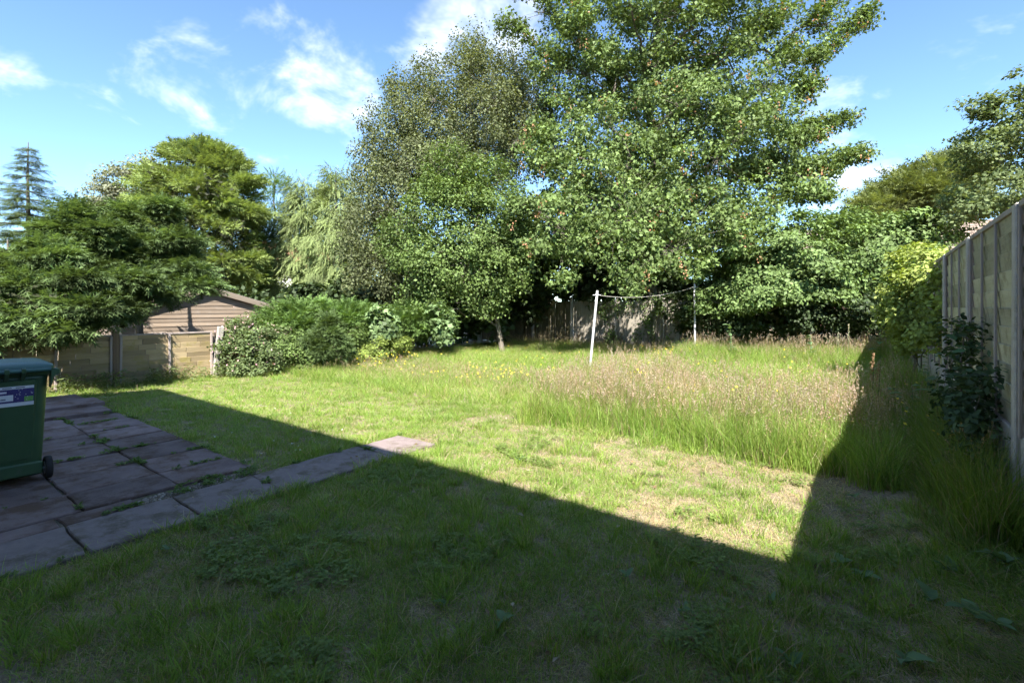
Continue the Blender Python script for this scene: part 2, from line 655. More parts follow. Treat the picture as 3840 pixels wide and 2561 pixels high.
# ------------------------------------------------------------------ scatter: one uncountable mass from a few tufts
def scatter(name, pts, rot, scl, pick, hue, protos, label, cat):
    cl = bpy.data.collections.new(name + '_tufts')
    for i, me in enumerate(protos):
        ob = bpy.data.objects.new('tuft_%02d' % i, me)
        cl.objects.link(ob)
    n = len(pts)
    me = bpy.data.meshes.new(name)
    me.vertices.add(n)
    me.vertices.foreach_set('co', np.asarray(pts, np.float32).ravel())
    a = me.attributes.new('rot', 'FLOAT_VECTOR', 'POINT'); a.data.foreach_set('vector', np.asarray(rot, np.float32).ravel())
    a = me.attributes.new('scl', 'FLOAT_VECTOR', 'POINT'); a.data.foreach_set('vector', np.asarray(scl, np.float32).ravel())
    a = me.attributes.new('pick', 'INT', 'POINT'); a.data.foreach_set('value', np.asarray(pick, np.int32))
    a = me.attributes.new('hue', 'FLOAT_COLOR', 'POINT')
    h4 = np.ones((n, 4), np.float32); h4[:, :3] = hue
    a.data.foreach_set('color', h4.ravel())
    o = link(name, me)
    g = bpy.data.node_groups.new(name + '_spread', 'GeometryNodeTree')
    g.interface.new_socket('Geometry', in_out='INPUT', socket_type='NodeSocketGeometry')
    g.interface.new_socket('Geometry', in_out='OUTPUT', socket_type='NodeSocketGeometry')
    gi = g.nodes.new('NodeGroupInput'); go = g.nodes.new('NodeGroupOutput')
    iop = g.nodes.new('GeometryNodeInstanceOnPoints')
    ci = g.nodes.new('GeometryNodeCollectionInfo')
    ci.inputs['Collection'].default_value = cl
    ci.inputs['Separate Children'].default_value = True
    ci.inputs['Reset Children'].default_value = True

    def named(nm, dt):
        k = g.nodes.new('GeometryNodeInputNamedAttribute')
        k.data_type = dt
        k.inputs['Name'].default_value = nm
        return k.outputs['Attribute']
    e = g.nodes.new('FunctionNodeEulerToRotation')
    g.links.new(named('rot', 'FLOAT_VECTOR'), e.inputs[0])
    g.links.new(e.outputs[0], iop.inputs['Rotation'])
    g.links.new(named('scl', 'FLOAT_VECTOR'), iop.inputs['Scale'])
    g.links.new(named('pick', 'INT'), iop.inputs['Instance Index'])
    iop.inputs['Pick Instance'].default_value = True
    g.links.new(ci.outputs[0], iop.inputs['Instance'])
    g.links.new(gi.outputs[0], iop.inputs['Points'])
    g.links.new(iop.outputs[0], go.inputs[0])
    md = o.modifiers.new('spread', 'NODES')
    md.node_group = g
    tag(o, label, cat, kind='stuff')
    return o


def blades(n, r, hmin, hmax, w, lean, palette, rg, seg=3, spread=.6, dryp=0.0, dry=None, base_pow=.5):
    """curved grass blades in a tuft"""
    a = rg.random(n) * 2 * np.pi
    q = r * rg.random(n) ** base_pow
    bx, by = q * np.cos(a), q * np.sin(a)
    h = rg.uniform(hmin, hmax, n)
    da = a + rg.normal(0, 1.1, n)
    ln = np.abs(rg.normal(lean, lean * .6, n)) * h
    wd = w * rg.uniform(.7, 1.3, n)
    fa = rg.random(n) * np.pi
    sx, sy = np.cos(fa), np.sin(fa)
    V = []
    for i in range(seg + 1):
        t = i / seg
        cx = bx + np.cos(da) * ln * t ** 1.9
        cy = by + np.sin(da) * ln * t ** 1.9
        cz = h * (t - .22 * lean * t ** 3) - .012
        ww = wd * .5 * (1 - t ** 1.6)
        if i < seg:
            V.append(np.stack([cx - sx * ww, cy - sy * ww, cz], 1))
            V.append(np.stack([cx + sx * ww, cy + sy * ww, cz], 1))
        else:
            V.append(np.stack([cx, cy, cz], 1))
    k = 2 * seg + 1
    V = np.stack(V, 1).reshape(-1, 3)
    off = (np.arange(n) * k)[:, None]
    Q = np.concatenate([off + np.array([[2 * i, 2 * i + 1, 2 * i + 3, 2 * i + 2]]) for i in range(seg - 1)]) if seg > 1 else np.zeros((0, 4), int)
    T = off + np.array([[2 * seg - 2, 2 * seg - 1, 2 * seg]])
    col = tone_cols(palette, n, spread, rg)
    if dry is not None and dryp > 0:
        m = rg.random(n) < dryp
        col[m] = tone_cols(dry, int(m.sum()), spread, rg)
    return V, [Q, T], np.repeat(col, k, axis=0)


# ------------------------------------------------------------------ materials
M_SOIL = surf_mat('soil_and_thatch', (.12, .09, .06), (.30, .24, .16), scale=38.0, rough=.95, bump=.8, bscale=35, c3=(.13, .16, .06), c3_at=.55, c3_scale=9.0, bdist=.03)
M_SLAB = surf_mat('weathered_concrete_slab', (.118, .084, .082), (.190, .142, .136), scale=3.5, rough=.85, bump=.5, bscale=70, c3=(.090, .055, .040), c3_at=.48,
                  c3_scale=3.2, per_obj=.24, bdist=.008)
M_PATH = surf_mat('pale_concrete_slab', (.160, .126, .124), (.215, .176, .168), scale=11, rough=.85, bump=.6, bscale=90, c3=(.105, .085, .062), c3_at=.50, c3_scale=4.5,
                  per_obj=.07, bdist=.005)
M_SAND = surf_mat('joint_sand_and_moss', (.10, .08, .06), (.16, .13, .10), scale=14, rough=.95, bump=.8, bscale=90, c3=(.05, .07, .02), c3_at=.5, c3_scale=6)
M_LAP = surf_mat('treated_lap_board', (.29, .27, .185), (.46, .425, .31), scale=3, rough=.8, bump=.35, bscale=30, stretch=(1, .12, 1.6), c3=(.24, .21, .14), c3_at=.5,
                 c3_scale=4.5, per_obj=.30)
M_BATTEN = surf_mat('weathered_batten', (.22, .18, .165), (.33, .28, .26), scale=4, rough=.85, bump=.4, bscale=30, stretch=(2, 2, .12), per_obj=.1)
M_POST = surf_mat('concrete_post', (.33, .30, .275), (.43, .395, .36), scale=9, rough=.9, bump=.5, bscale=120, c3=(.25, .23, .18), c3_at=.6, c3_scale=3)
M_LAPL = surf_mat('mossy_yellow_lap_board', (.20, .150, .088), (.33, .26, .155), scale=3, rough=.8, bump=.4, bscale=24, stretch=(1, .15, 1.5), c3=(.22, .18, .065), c3_at=.53,
                  c3_scale=2.2, per_obj=.26)
M_GREYWOOD = surf_mat('silvered_wood', (.22, .20, .18), (.38, .35, .32), scale=5, rough=.85, bump=.5, bscale=26, stretch=(2, 2, .1))
M_BROWNW = surf_mat('brown_post_wood', (.105, .072, .048), (.17, .12, .08), scale=4, rough=.85, bump=.4, bscale=30, stretch=(2, 2, .12))
M_SHED = surf_mat('brown_shed_board', (.155, .118, .088), (.25, .195, .148), scale=3, rough=.75, bump=.35, bscale=26, stretch=(.12, 1, 1.6), c3=(.24, .20, .17), c3_at=.52, c3_scale=1.1,
                  per_obj=.14)
M_BARGE = surf_mat('grey_bargeboard', (.13, .105, .08), (.21, .175, .14), scale=4, rough=.8, bump=.3, stretch=(.2, 1, 1))
M_FELT = surf_mat('grey_roof_felt', (.16, .16, .165), (.24, .24, .245), scale=6, rough=.9, bump=.4, bscale=110)
M_BACKF = surf_mat('olive_fence_board', (.09, .078, .045), (.155, .13, .078), scale=3, rough=.85, bump=.4, bscale=30, stretch=(2, 1, .12), per_obj=.2)
M_BACKG = surf_mat('bleached_fence_board', (.19, .17, .14), (.29, .26, .215), scale=3, rough=.85, bump=.4, bscale=30, stretch=(2, 1, .12), per_obj=.1)
M_BARK = surf_mat('grey_brown_bark', (.10, .085, .065), (.19, .17, .14), scale=6, rough=.9, bump=.8, bscale=14, stretch=(2, 2, .4), bdist=.03)
M_BIRCH = surf_mat('pale_birch_bark', (.20, .18, .16), (.50, .48, .44), scale=4, rough=.8, bump=.5, bscale=12, stretch=(1, 1, .6), bdist=.02)
M_BRICK = surf_mat('red_brick_wall', (.26, .13, .09), (.36, .19, .13), scale=5, rough=.9, bump=.4, bscale=40)
M_RENDER = surf_mat('white_render', (.70, .68, .65), (.80, .79, .76), scale=3, rough=.9, bump=.2)
M_TILE = surf_mat('brown_roof_tile', (.16, .12, .095), (.27, .215, .18), scale=4, rough=.85, bump=.5, bscale=30, c3=(.30, .27, .22), c3_at=.6, c3_scale=2)
M_REDTILE = surf_mat('red_roof_tile', (.30, .12, .08), (.42, .20, .13), scale=4, rough=.85, bump=.5, bscale=30)
M_GLASS = surf_mat('dark_window_glass', (.02, .025, .03), (.03, .035, .04), rough=.08, bump=0, spec=.6)
M_WHITE = surf_mat('white_paint', (.70, .70, .69), (.80, .80, .79), rough=.45, bump=.05)
M_BIN = surf_mat('dark_green_bin_plastic', (.034, .074, .034), (.048, .098, .045), scale=3, rough=.42, bump=.12, bscale=180, spec=.45, c3=(.065, .095, .055), c3_at=.6, c3_scale=7)
M_LID = surf_mat('bluish_green_lid_plastic', (.035, .095, .085), (.05, .125, .115), scale=3, rough=.4, bump=.12, bscale=180, spec=.45)
M_RUBBER = surf_mat('black_rubber', (.018, .016, .016), (.03, .027, .026), rough=.7, bump=.2)
M_STEEL = surf_mat('dull_steel', (.25, .25, .26), (.36, .36, .37), rough=.5, bump=.1)
M_STW = surf_mat('sticker_white', (.62, .62, .66), (.72, .72, .76), rough=.5, bump=0)
M_STP = surf_mat('sticker_purple', (.045, .035, .13), (.065, .05, .18), rough=.5, bump=0, c3=(.16, .10, .22), c3_at=.62, c3_scale=25)
M_STG = surf_mat('sticker_green', (.12, .30, .08), (.22, .42, .12), rough=.5, bump=0, scale=40)
M_STB = surf_mat('sticker_ink', (.10, .10, .16), (.13, .13, .19), rough=.5, bump=0)
M_POLE = surf_mat('galvanised_pole', (.34, .34, .36), (.50, .50, .52), scale=8, rough=.55, bump=.15, stretch=(1, 1, .3), c3=(.30, .26, .22), c3_at=.64, c3_scale=6)
M_ROPE = surf_mat('pale_rope', (.26, .24, .20), (.36, .34, .29), rough=.9, bump=.3, bscale=200)
M_LEAF = attr_mat('leaf', trans=.27, rough=.55, spec=.22)
M_LEAFM = attr_mat('leaf_matt', trans=.36, rough=.65, spec=.2)
M_NEEDLE = attr_mat('conifer_spray', trans=.30, rough=.65, spec=.2)
M_GRASS = attr_mat('grass_blade', trans=.46, rough=.5, spec=.3, hue=True)
M_PETAL = attr_mat('petal', trans=.25, rough=.6, spec=.2, ttint=(1.1, 1.0, .6))

# ------------------------------------------------------------------ ground
def build_ground():
    xs = np.unique(np.concatenate([np.linspace(-14, 3, 120), np.geomspace(3, 600, 14), -np.geomspace(14, 600, 12)]))
    ys = np.unique(np.concatenate([np.linspace(-2, 20, 140), np.geomspace(20, 800, 14), -np.geomspace(2, 400, 10)]))
    X, Y = np.meshgrid(xs, ys)
    Z = ground_z(X, Y) * ((X > -12) & (X < 1.5) & (Y < 18))
    Z = Z - .02
    V = np.stack([X, Y, Z], -1).reshape(-1, 3)
    nx = len(xs); i = np.arange(len(ys) - 1)[:, None] * nx; j = np.arange(nx - 1)[None]
    F = np.stack([i + j, i + j + 1, i + j + 1 + nx, i + j + nx], -1).reshape(-1, 4)
    o = link('ground', np_mesh('ground', V, [F], smooth=True), M_SOIL)
    tag(o, kind='structure')


build_ground()


# ------------------------------------------------------------------ patio and path
def slab_mesh(w, d, t=.05, seed=0):
    """slab with a slightly worn, uneven outline, centred on the origin, top at z=0"""
    r = random.Random(seed)
    bm = bmesh.new()
    n = 5
    pts = []
    for (x0, y0, x1, y1) in ((-w / 2, -d / 2, w / 2, -d / 2), (w / 2, -d / 2, w / 2, d / 2), (w / 2, d / 2, -w / 2, d / 2), (-w / 2, d / 2, -w / 2, -d / 2)):
        for k in range(n):
            f = k / n
            j = .006 if k else .010
            pts.append((x0 + (x1 - x0) * f + r.uniform(-j, j), y0 + (y1 - y0) * f + r.uniform(-j, j)))
    cx = lambda p, s, z: (p[0] * s, p[1] * s, z)
    lo = [bm.verts.new(cx(p, 1, -t)) for p in pts]
    mi = [bm.verts.new(cx(p, 1, -.008)) for p in pts]
    tp = [bm.verts.new((p[0] * (1 - .014 / w), p[1] * (1 - .014 / d), 0)) for p in pts]
    m = len(pts)
    for k in range(m):
        q = (k + 1) % m
        bm.faces.new((lo[k], lo[q], mi[q], mi[k])); bm.faces.new((mi[k], mi[q], tp[q], tp[k]))
    bm.faces.new(tp)
    return bm_mesh('slab', bm)


SLABS = []


def build_paving():
    pat = box('patio', -11.0, -4.50, -.60, 2.24, -.060, -.012, M_SAND)
    tag(pat, kind='structure')
    us = [-4.80, -5.30, -5.87, -6.47, -7.07, -7.67, -8.27, -8.87]
    vs = [2.25, 1.64, 1.00, .40, -.20, -.60]
    k = 0
    for i in range(len(us) - 1):
        for j in range(len(vs) - 1):
            u1, u0, v1, v0 = us[i], us[i + 1], vs[j], vs[j + 1]
            g = .010
            s = slab_mesh(u1 - u0 - g, v1 - v0 - g, .05, 100 + k)
            o = link('slab', s, M_SLAB, pat, ((u0 + u1) / 2, (v0 + v1) / 2, .006 + random.uniform(-.006, .007)),
                     (random.uniform(-.012, .012), random.uniform(-.012, .012), random.uniform(-.008, .008)))
            SLABS.append((u0, u1, v0, v1)); k += 1
    # the far end: a raised run of slabs near the low fence
    for (u0, u1, v0, v1, z) in ((-9.50, -8.93, 1.30, 2.20, .045), (-10.10, -9.52, 1.42, 2.25, .085), (-10.75, -10.12, 1.30, 2.15, .08), (-9.50, -8.93, .42, 1.28, .06),
                                (-10.10, -9.52, .5, 1.4, .07), (-10.75, -10.12, .4, 1.28, .075), (-9.5, -8.93, -.5, .4, .05), (-10.1, -9.52, -.5, .48, .06)):
        o = link('slab', slab_mesh(u1 - u0, v1 - v0, .06, 300 + k), M_SLAB, pat, ((u0 + u1) / 2, (v0 + v1) / 2, z), (random.uniform(-.012, .012), random.uniform(-.012, .012), 0))
        SLABS.append((u0, u1, v0, v1)); k += 1
    # brown infill slab and the broken rubble strip beside the path
    for (u0, u1, v0, v1) in ((-4.79, -4.575, .86, 1.30), (-4.79, -4.575, .2, .84), (-4.79, -4.575, -.5, .18)):
        link('slab', slab_mesh(u1 - u0, v1 - v0, .05, 400 + k), M_SLAB, pat, ((u0 + u1) / 2, (v0 + v1) / 2, .002), (0, 0, random.uniform(-.02, .02)))
        SLABS.append((u0, u1, v0, v1)); k += 1
    pth = box('path', -4.58, -3.93, -.60, 3.90, -.070, -.015, M_SAND)
    tag(pth, kind='structure')
    vj = [-.6, .15, .85, 1.50, 2.13, 3.26, 3.86]
    for a, b in zip(vj[:-1], vj[1:]):
        link('slab', slab_mesh(.60, b - a - .012, .05, 500 + k), M_PATH, pth, (-4.25, (a + b) / 2, .008 + random.uniform(-.003, .005)),
             (random.uniform(-.008, .008), random.uniform(-.006, .006), random.uniform(-.006, .006)))
        SLABS.append((-4.55, -3.95, a, b)); k += 1


build_paving()


def on_paving(x, y):
    """true over the slabs"""
    m = (x < -4.50) & (x > -8.9) & (y < 2.24 + .03 * np.sin(x * 7))
    m |= (x <= -8.9) & (x > -10.7) & (y < 2.12)
    m |= (x > -4.58) & (x < -3.97 + .03 * np.sin(y * 5)) & (y < 3.88)
    return m


def rubble():
    r = np.random.default_rng(9)
    n = 300
    x = r.uniform(-4.76, -4.60, n); y = r.uniform(1.30, 2.24, n)
    V0 = unit(np.array([(1, 0, 0), (-1, 0, 0), (0, 1, 0), (0, -1, 0), (0, 0, .7), (0, 0, -.7)], float))
    F0 = [[(0, 2, 4), (2, 1, 4), (1, 3, 4), (3, 0, 4), (2, 0, 5), (1, 2, 5), (3, 1, 5), (0, 3, 5)]]
    pos = np.stack([x, y, np.full(n, -.014)], 1)
    fr = frames(r.normal(size=(n, 3)), None, r)
    col = tone_cols([(.16, .13, .10), (.26, .22, .18), (.34, .30, .26)], n, .7, r)
    b = batch(V0, F0, pos, fr, r.uniform(.006, .020, n), col)
    o = link('rubble', join_batches('rubble', [b]), attr_mat('rubble_stone', trans=0, rough=.9))
    tag(o, 'pale broken rubble filling the strip between patio and path', 'rubble', kind='stuff')


rubble()


# ------------------------------------------------------------------ the house behind the camera (its eaves throw the long shade)
def build_house():
    h = empty('house', (-1, -4.4, 0))
    bm = bmesh.new(); box_bm(bm, -6.9, 3.3, -3.9, 3.8, 0, 4.85)
    w = link('wall', bm_mesh('wall', bm), M_RENDER, h)  # pale finish picked to bounce light onto the shaded lawn
    bm = bmesh.new()
    pr = [(-4.3, 4.80), (4.1, 4.80), (4.1, 4.92), (0, 6.75), (-4.3, 4.92)]
    a = [bm.verts.new((-7.2, y, z)) for y, z in pr]; b = [bm.verts.new((3.6, y, z)) for y, z in pr]
    n = len(pr)
    for i in range(n):
        j = (i + 1) % n
        bm.faces.new((a[i], a[j], b[j], b[i]))
    bm.faces.new(a[::-1]); bm.faces.new(b)
    link('roof', bm_mesh('roof', bm), M_TILE, h)
    for x0, x1, z0, z1, nm in ((-5.6, -3.6, .9, 2.1, 'window'), (-5.6, -3.8, 3.2, 4.3, 'window'), (.6, 2.4, 3.2, 4.3, 'window'), (1.6, 3.0, .9, 2.1, 'window'), (-2.4, -1.4, .05, 2.1, 'door')):
        f = box(nm, x0, x1, 3.79, 3.86, z0, z1, M_WHITE, h)
        box('pane', x0 + .07, x1 - .07, 3.85, 3.868, z0 + .07, z1 - .07, M_GLASS, f)
    tag(h, 'pale rendered house behind the viewer whose eaves shade the near lawn', 'house')


build_house()


# ------------------------------------------------------------------ tall lap fence on the right
def right_fence():
    X = .80
    f = empty('lap_fence', (X, 6.5, 0))
    base = 6.50
    bm = bmesh.new(); box_bm(bm, -.05, .05, -.05, .05, -.1, 2.23)
    vs = [bm.verts.new((0, 0, 2.285))]
    post = bm_mesh('post', bm, .008)
    bm = bmesh.new(); box_bm(bm, -.007, .007, -.905, .905, -.079, .079)
    board = bm_mesh('board', bm, .002)
    bm = bmesh.new(); box_bm(bm, -.0085, .0085, -.018, .018, -.745, .745)
    batt = bm_mesh('batten', bm, .003)
    bm = bmesh.new(); box_bm(bm, -.03, .03, -.915, .915, -.02, .02)
    cap = bm_mesh('panel', bm, .004)
    bm = bmesh.new(); box_bm(bm, -.02, .02, -.925, .925, -.149, .149)
    grav = bm_mesh('gravel_board', bm, .006)
    ks = range(-4, 6)
    for k in list(ks) + [6]:
        link('post', post, M_POST, f, (0, k * 1.95, 0), (random.uniform(-.008, .008), random.uniform(-.008, .008), 0))
    for k in ks:
        y = (k + .5) * 1.95
        p = link('panel', cap, M_BATTEN, f, (0, y, 2.215))
        for i in range(11):
            link('board', board, M_LAP, p, (.003 + random.uniform(-.002, .002), 0, -.083 - i * .1345), (random.uniform(-.003, .003), R(-6.5), 0))
        for q in (-.89, -.31, .30, .89):
            for s in (-1, 1):
                link('batten', batt, M_BATTEN, p, (s * .0265, q + random.uniform(-.02, .02) * (abs(q) < .8), -.77), (random.uniform(-.005, .005), 0, 0))
        link('gravel_board', grav, M_POST, f, (0, y, .562))
        link('gravel_board', grav, M_POST, f, (0, y, .260))
    tag(f, 'tall grey wooden lap fence with concrete posts standing in shade', 'fence')


right_fence()


# ------------------------------------------------------------------ low fence on the left
def left_fence():
    X = -12.0
    f = empty('low_lap_fence', (X, 3.0, 0))
    bm = bmesh.new(); box_bm(bm, -.05, .05, -.055, .055, -.1, .97); post = bm_mesh('post', bm, .006)
    for k, (v, mt) in enumerate(((-.6, M_GREYWOOD), (1.2, M_POST), (3.0, M_BROWNW), (4.8, M_GREYWOOD), (6.6, M_GREYWOOD))):
        tilt = (R(-5), R(3), 0) if k == 3 else (random.uniform(-.01, .01), random.uniform(-.02, .02), 0)
        link('post', post, mt, f, (.02 if k != 3 else .06, v - 3.0, 0 if k != 3 else .03), tilt)
    for k, v in enumerate((-.6, 1.2, 3.0, 4.8)):
        yc = v + .9 - 3.0
        bm = bmesh.new(); box_bm(bm, -.026, .026, -.845, .845, .875, .905)
        p = link('panel', bm_mesh('panel', bm, .003), M_BATTEN, f, (0, yc, 0), (0, 0, random.uniform(-.01, .01)))
        for q in (-.825, 0.02, .825):
            bm = bmesh.new(); box_bm(bm, .012, .042, -.02, .02, .02, .872)
            link('batten', bm_mesh('batten', bm, .003), M_BATTEN, p, (0, q, 0), (random.uniform(-.015, .015), 0, 0))
        for i in range(9):
            zc = .06 + i * .098
            nc = random.choice((2, 3, 3, 4))
            cuts = [-.84] + [-.84 + 1.68 * (q + 1 + random.uniform(-.33, .33)) / (nc + 1) for q in range(nc)] + [.84]
            for a, b in zip(cuts[:-1], cuts[1:]):
                if b - a < .06: continue
                bm = bmesh.new()
                box_bm(bm, -.006, .006, -(b - a) / 2 + .005, (b - a) / 2 - .003, -.0545, .0545)
                for vv in bm.verts:
                    if vv.co.z < 0: vv.co.z += random.uniform(-.006, .006)
                link('board', bm_mesh('board', bm, .002), M_LAPL, p, (random.uniform(-.008, .006), (a + b) / 2, zc),
                     (random.uniform(-.02, .02), R(7) + random.uniform(-.03, .03), 0))
    f.scale = (1, 1, 1.10)
    tag(f, 'low yellowish waney lap fence under the overhanging cypress', 'fence')


left_fence()


# ------------------------------------------------------------------ back fence
def back_fence():
    Y = 17.0
    bm = bmesh.new(); box_bm(bm, -.058, .058, -.008, .008, 0, 1.72); board = bm_mesh('board', bm, .003)
    bm = bmesh.new(); box_bm(bm, -.05, .05, -.05, .05, 0, 1.85); post = bm_mesh('post', bm, .006)
    for part, (u0, n, mt, label) in enumerate(((-15.2, 3, M_BACKF, 'shaded olive brown board fence under the birch branches'),
                                               (-9.60, 3, M_BACKG, 'bleached grey board fence with ivy behind the washing line'))):
        f = empty('board_fence', (u0, Y, 0))
        for k in range(n + 1):
            if part == 1 and k == 0: continue
            link('post', post, M_POST, f, (k * 1.85, 0, 0), (0, random.uniform(-.015, .015), 0))
        for k in range(n):
            bm = bmesh.new(); box_bm(bm, .06, 1.79, .012, .05, .35, .43); box_bm(bm, .06, 1.79, .012, .05, 1.35, 1.43)
            p = link('panel', bm_mesh('panel', bm), mt, f, (k * 1.85, 0, 0))
            for i in range(15):
                link('board', board, mt, p, (.115 + i * .1165, -.002 + (i % 2) * .012, .04 + random.uniform(-.012, .012)), (0, random.uniform(-.006, .006), 0))
        tag(f, label, 'fence')


back_fence()


# ------------------------------------------------------------------ sheds and far houses
def shed():
    c = P(780, HORIZ, 15.6)
    s = empty('timber_shed', (c[0], c[1], 0), R(86))
    hw, ez, az, dep = 2.20, 1.47, 2.13, 3.2
    bm = bmesh.new()
    pr = [(-hw, 0), (hw, 0), (hw, ez), (0, az), (-hw, ez)]
    a = [bm.verts.new((x, .03, z)) for x, z in pr]; b = [bm.verts.new((x, dep, z)) for x, z in pr]
    for i in range(5):
        j = (i + 1) % 5
        bm.faces.new((a[i], a[j], b[j], b[i]))
    bm.faces.new(a[::-1]); bm.faces.new(b)
    w = link('wall', bm_mesh('wall', bm), M_SHED, s)
    i = 0
    z = .05
    while z < az - .06:
        zt = z + .125
        half = hw if zt < ez else hw * (az - zt) / (az - ez)
        half0 = hw if z < ez else hw * (az - z) / (az - ez)
        bm = bmesh.new()
        vs = [bm.verts.new(q) for q in ((-half0, -.006, z), (half0, -.006, z), (half, .010, zt + .012), (-half, .010, zt + .012), (-half0, .022, z), (half0, .022, z), (half, .028, zt + .012), (-half, .028, zt + .012))]
        for f in ((0, 1, 2, 3), (7, 6, 5, 4), (4, 5, 1, 0), (3, 2, 6, 7), (1, 5, 6, 2), (4, 0, 3, 7)):
            bm.faces.new([vs[k] for k in f])
        link('board', bm_mesh('board', bm), M_SHED, w, (0, random.uniform(-.003, .003), 0))
        z += .127; i += 1
    sl = math.atan2(az - ez, hw)
    L = math.hypot(hw, az - ez) + .16
    for sgn in (-1, 1):
        bm = bmesh.new()
        box_bm(bm, 0, L, -.14, dep + .1, .03, .075)
        rf = link('roof', bm_mesh('roof', bm, .005), M_FELT, s, (0, 0, az), (0, sl, 0) if sgn > 0 else (0, math.pi - sl, 0))
        if sgn < 0:
            rf.rotation_euler = (0, 0, 0)
            rf.data.transform(Matrix.Rotation(sl, 4, 'Y')); rf.data.transform(Matrix.Scale(-1, 4, (1, 0, 0))); rf.data.flip_normals()
        bm = bmesh.new(); box_bm(bm, 0, L, -.16, -.135, -.10, .068)
        if sgn < 0:
            bmesh.ops.transform(bm, matrix=Matrix.Scale(-1, 4, (1, 0, 0)) @ Matrix.Rotation(sl, 4, 'Y'), verts=bm.verts)
            bmesh.ops.reverse_faces(bm, faces=bm.faces)
            link('bargeboard', bm_mesh('bargeboard', bm), M_BARGE, s, (0, 0, az))
        else:
            link('bargeboard', bm_mesh('bargeboard', bm), M_BARGE, s, (0, 0, az), (0, sl, 0))
    tag(s, 'brown weatherboarded shed gable behind the low fence', 'shed')


shed()


def small_roofed(name, px, d, w, dep, ez, az, wall, roof, label, cat, rz=0.0, tiles=0, hip=False):
    """a low building with its eaves side to the viewer: wall, two roof slopes, ridge, gable ends"""
    c = P(px, HORIZ, d)
    s = empty(name, (c[0], c[1], 0), YAW + rz)
    bm = bmesh.new()
    pr = [(0, 0), (dep, 0), (dep, ez), (dep / 2, az - .05), (0, ez)]
    a = [bm.verts.new((-w / 2, y, z)) for y, z in pr]; b = [bm.verts.new((w / 2, y, z)) for y, z in pr]
    for i in range(5):
        j = (i + 1) % 5
        bm.faces.new((a[j], a[i], b[i], b[j]))
    bm.faces.new(a); bm.faces.new(b[::-1])
    link('wall', bm_mesh('wall', bm), wall, s)
    sl = math.atan2(az - ez, dep / 2)
    L = math.hypot(dep / 2, az - ez)
    for sgn in (-1, 1):
        bm = bmesh.new()
        n = max(1, tiles)
        for k in range(n):
            q0, q1 = L * k / n, L * (k + 1) / n + (.03 if tiles else .2)
            cols = max(1, int(w / .30)) if tiles else 1
            for cc in range(cols):
                x0, x1 = -w / 2 - .15 + (w + .3) * cc / cols, -w / 2 - .15 + (w + .3) * (cc + 1) / cols
                lift = .02 * (cc % 2) * (tiles > 0)
                dz = -.016 * (tiles > 0)
                vs = [bm.verts.new(p) for p in ((x0, q0, .03 + lift), (x1, q0, .03 + lift), (x1, q1, .06 + lift + dz * 0), (x0, q1, .06 + lift), (x0, q1, .0), (x1, q1, .0))]
                bm.faces.new((vs[0], vs[1], vs[2], vs[3])); bm.faces.new((vs[3], vs[2], vs[5], vs[4]))
        M = Matrix.Translation((0, dep / 2, az)) @ (Matrix.Rotation(math.pi, 4, 'Z') if sgn < 0 else Matrix.Identity(4)) @ Matrix.Rotation(-sl, 4, 'X')
        bmesh.ops.transform(bm, matrix=M, verts=bm.verts)
        link('roof', bm_mesh('roof', bm), roof, s)
    bm = bmesh.new(); box_bm(bm, -w / 2 - .16, w / 2 + .16, dep / 2 - .10, dep / 2 + .10, az + .0, az + .09)
    link('ridge', bm_mesh('ridge', bm, .03), roof, s)
    tag(s, label, cat)
    return s


small_roofed('garden_shed', 1945, 21.5, 1.9, 2.2, 1.85, 2.55, M_SHED, M_FELT, 'small grey roofed shed behind the back fence', 'shed', R(-15))
hb = small_roofed('bungalow', 3400, 31, 13, 9, 4.4, 7.35, M_BRICK, M_TILE, 'brick house with brown tiled roof behind the ivy', 'house', R(-24), tiles=16)
box('window', -3, -1.4, -.04, .02, 1.0, 2.2, M_WHITE, hb)
hc = small_roofed('white_house', 1075, 46, 7, 8, 5.0, 8.0, M_RENDER, M_REDTILE, 'white rendered house with red roof glimpsed between conifers', 'house', R(12), tiles=12)
for x0 in (-2.6, .9):
    w_ = box('window', x0, x0 + 1.5, -.05, .02, 3.2, 4.5, M_WHITE, hc)
    box('pane', x0 + .1, x0 + 1.4, -.062, -.04, 3.3, 4.4, M_GLASS, w_)
hd = small_roofed('brick_outhouse', 3585, 20.0, 4.0, 3.4, 3.55, 4.85, M_BRICK, M_TILE, 'brick outhouse with brown tiled roof above the fence', 'outhouse', R(-32), tiles=9)


# ------------------------------------------------------------------ wheelie bin
def rrect(w, d, r, z, n=5, cx=0, cy=0):
    pts = []
    for (sx, sy, a0) in ((1, 1, 0), (-1, 1, 90), (-1, -1, 180), (1, -1, 270)):
        for k in range(n + 1):
            a = R(a0 + 90 * k / n)
            pts.append((cx + sx * (w / 2 - r) + r * math.cos(a), cy + sy * (d / 2 - r) + r * math.sin(a), z))
    return pts


def loft(name, secs, mat, parent, smooth=True, cap0=True, cap1=True):
    n = len(secs[0]); V = [p for s in secs for p in s]; F = []
    for i in range(len(secs) - 1):
        for k in range(n):
            q = (k + 1) % n
            F.append((i * n + k, i * n + q, (i + 1) * n + q, (i + 1) * n + k))
    if cap0: F.append(tuple(range(n))[::-1])
    if cap1: F.append(tuple((len(secs) - 1) * n + k for k in range(n)))
    me = bpy.data.meshes.new(name); me.from_pydata(V, [], F)
    if smooth:
        for p in me.polygons: p.use_smooth = len(p.vertices) == 4
    return link(name, me, mat, parent)


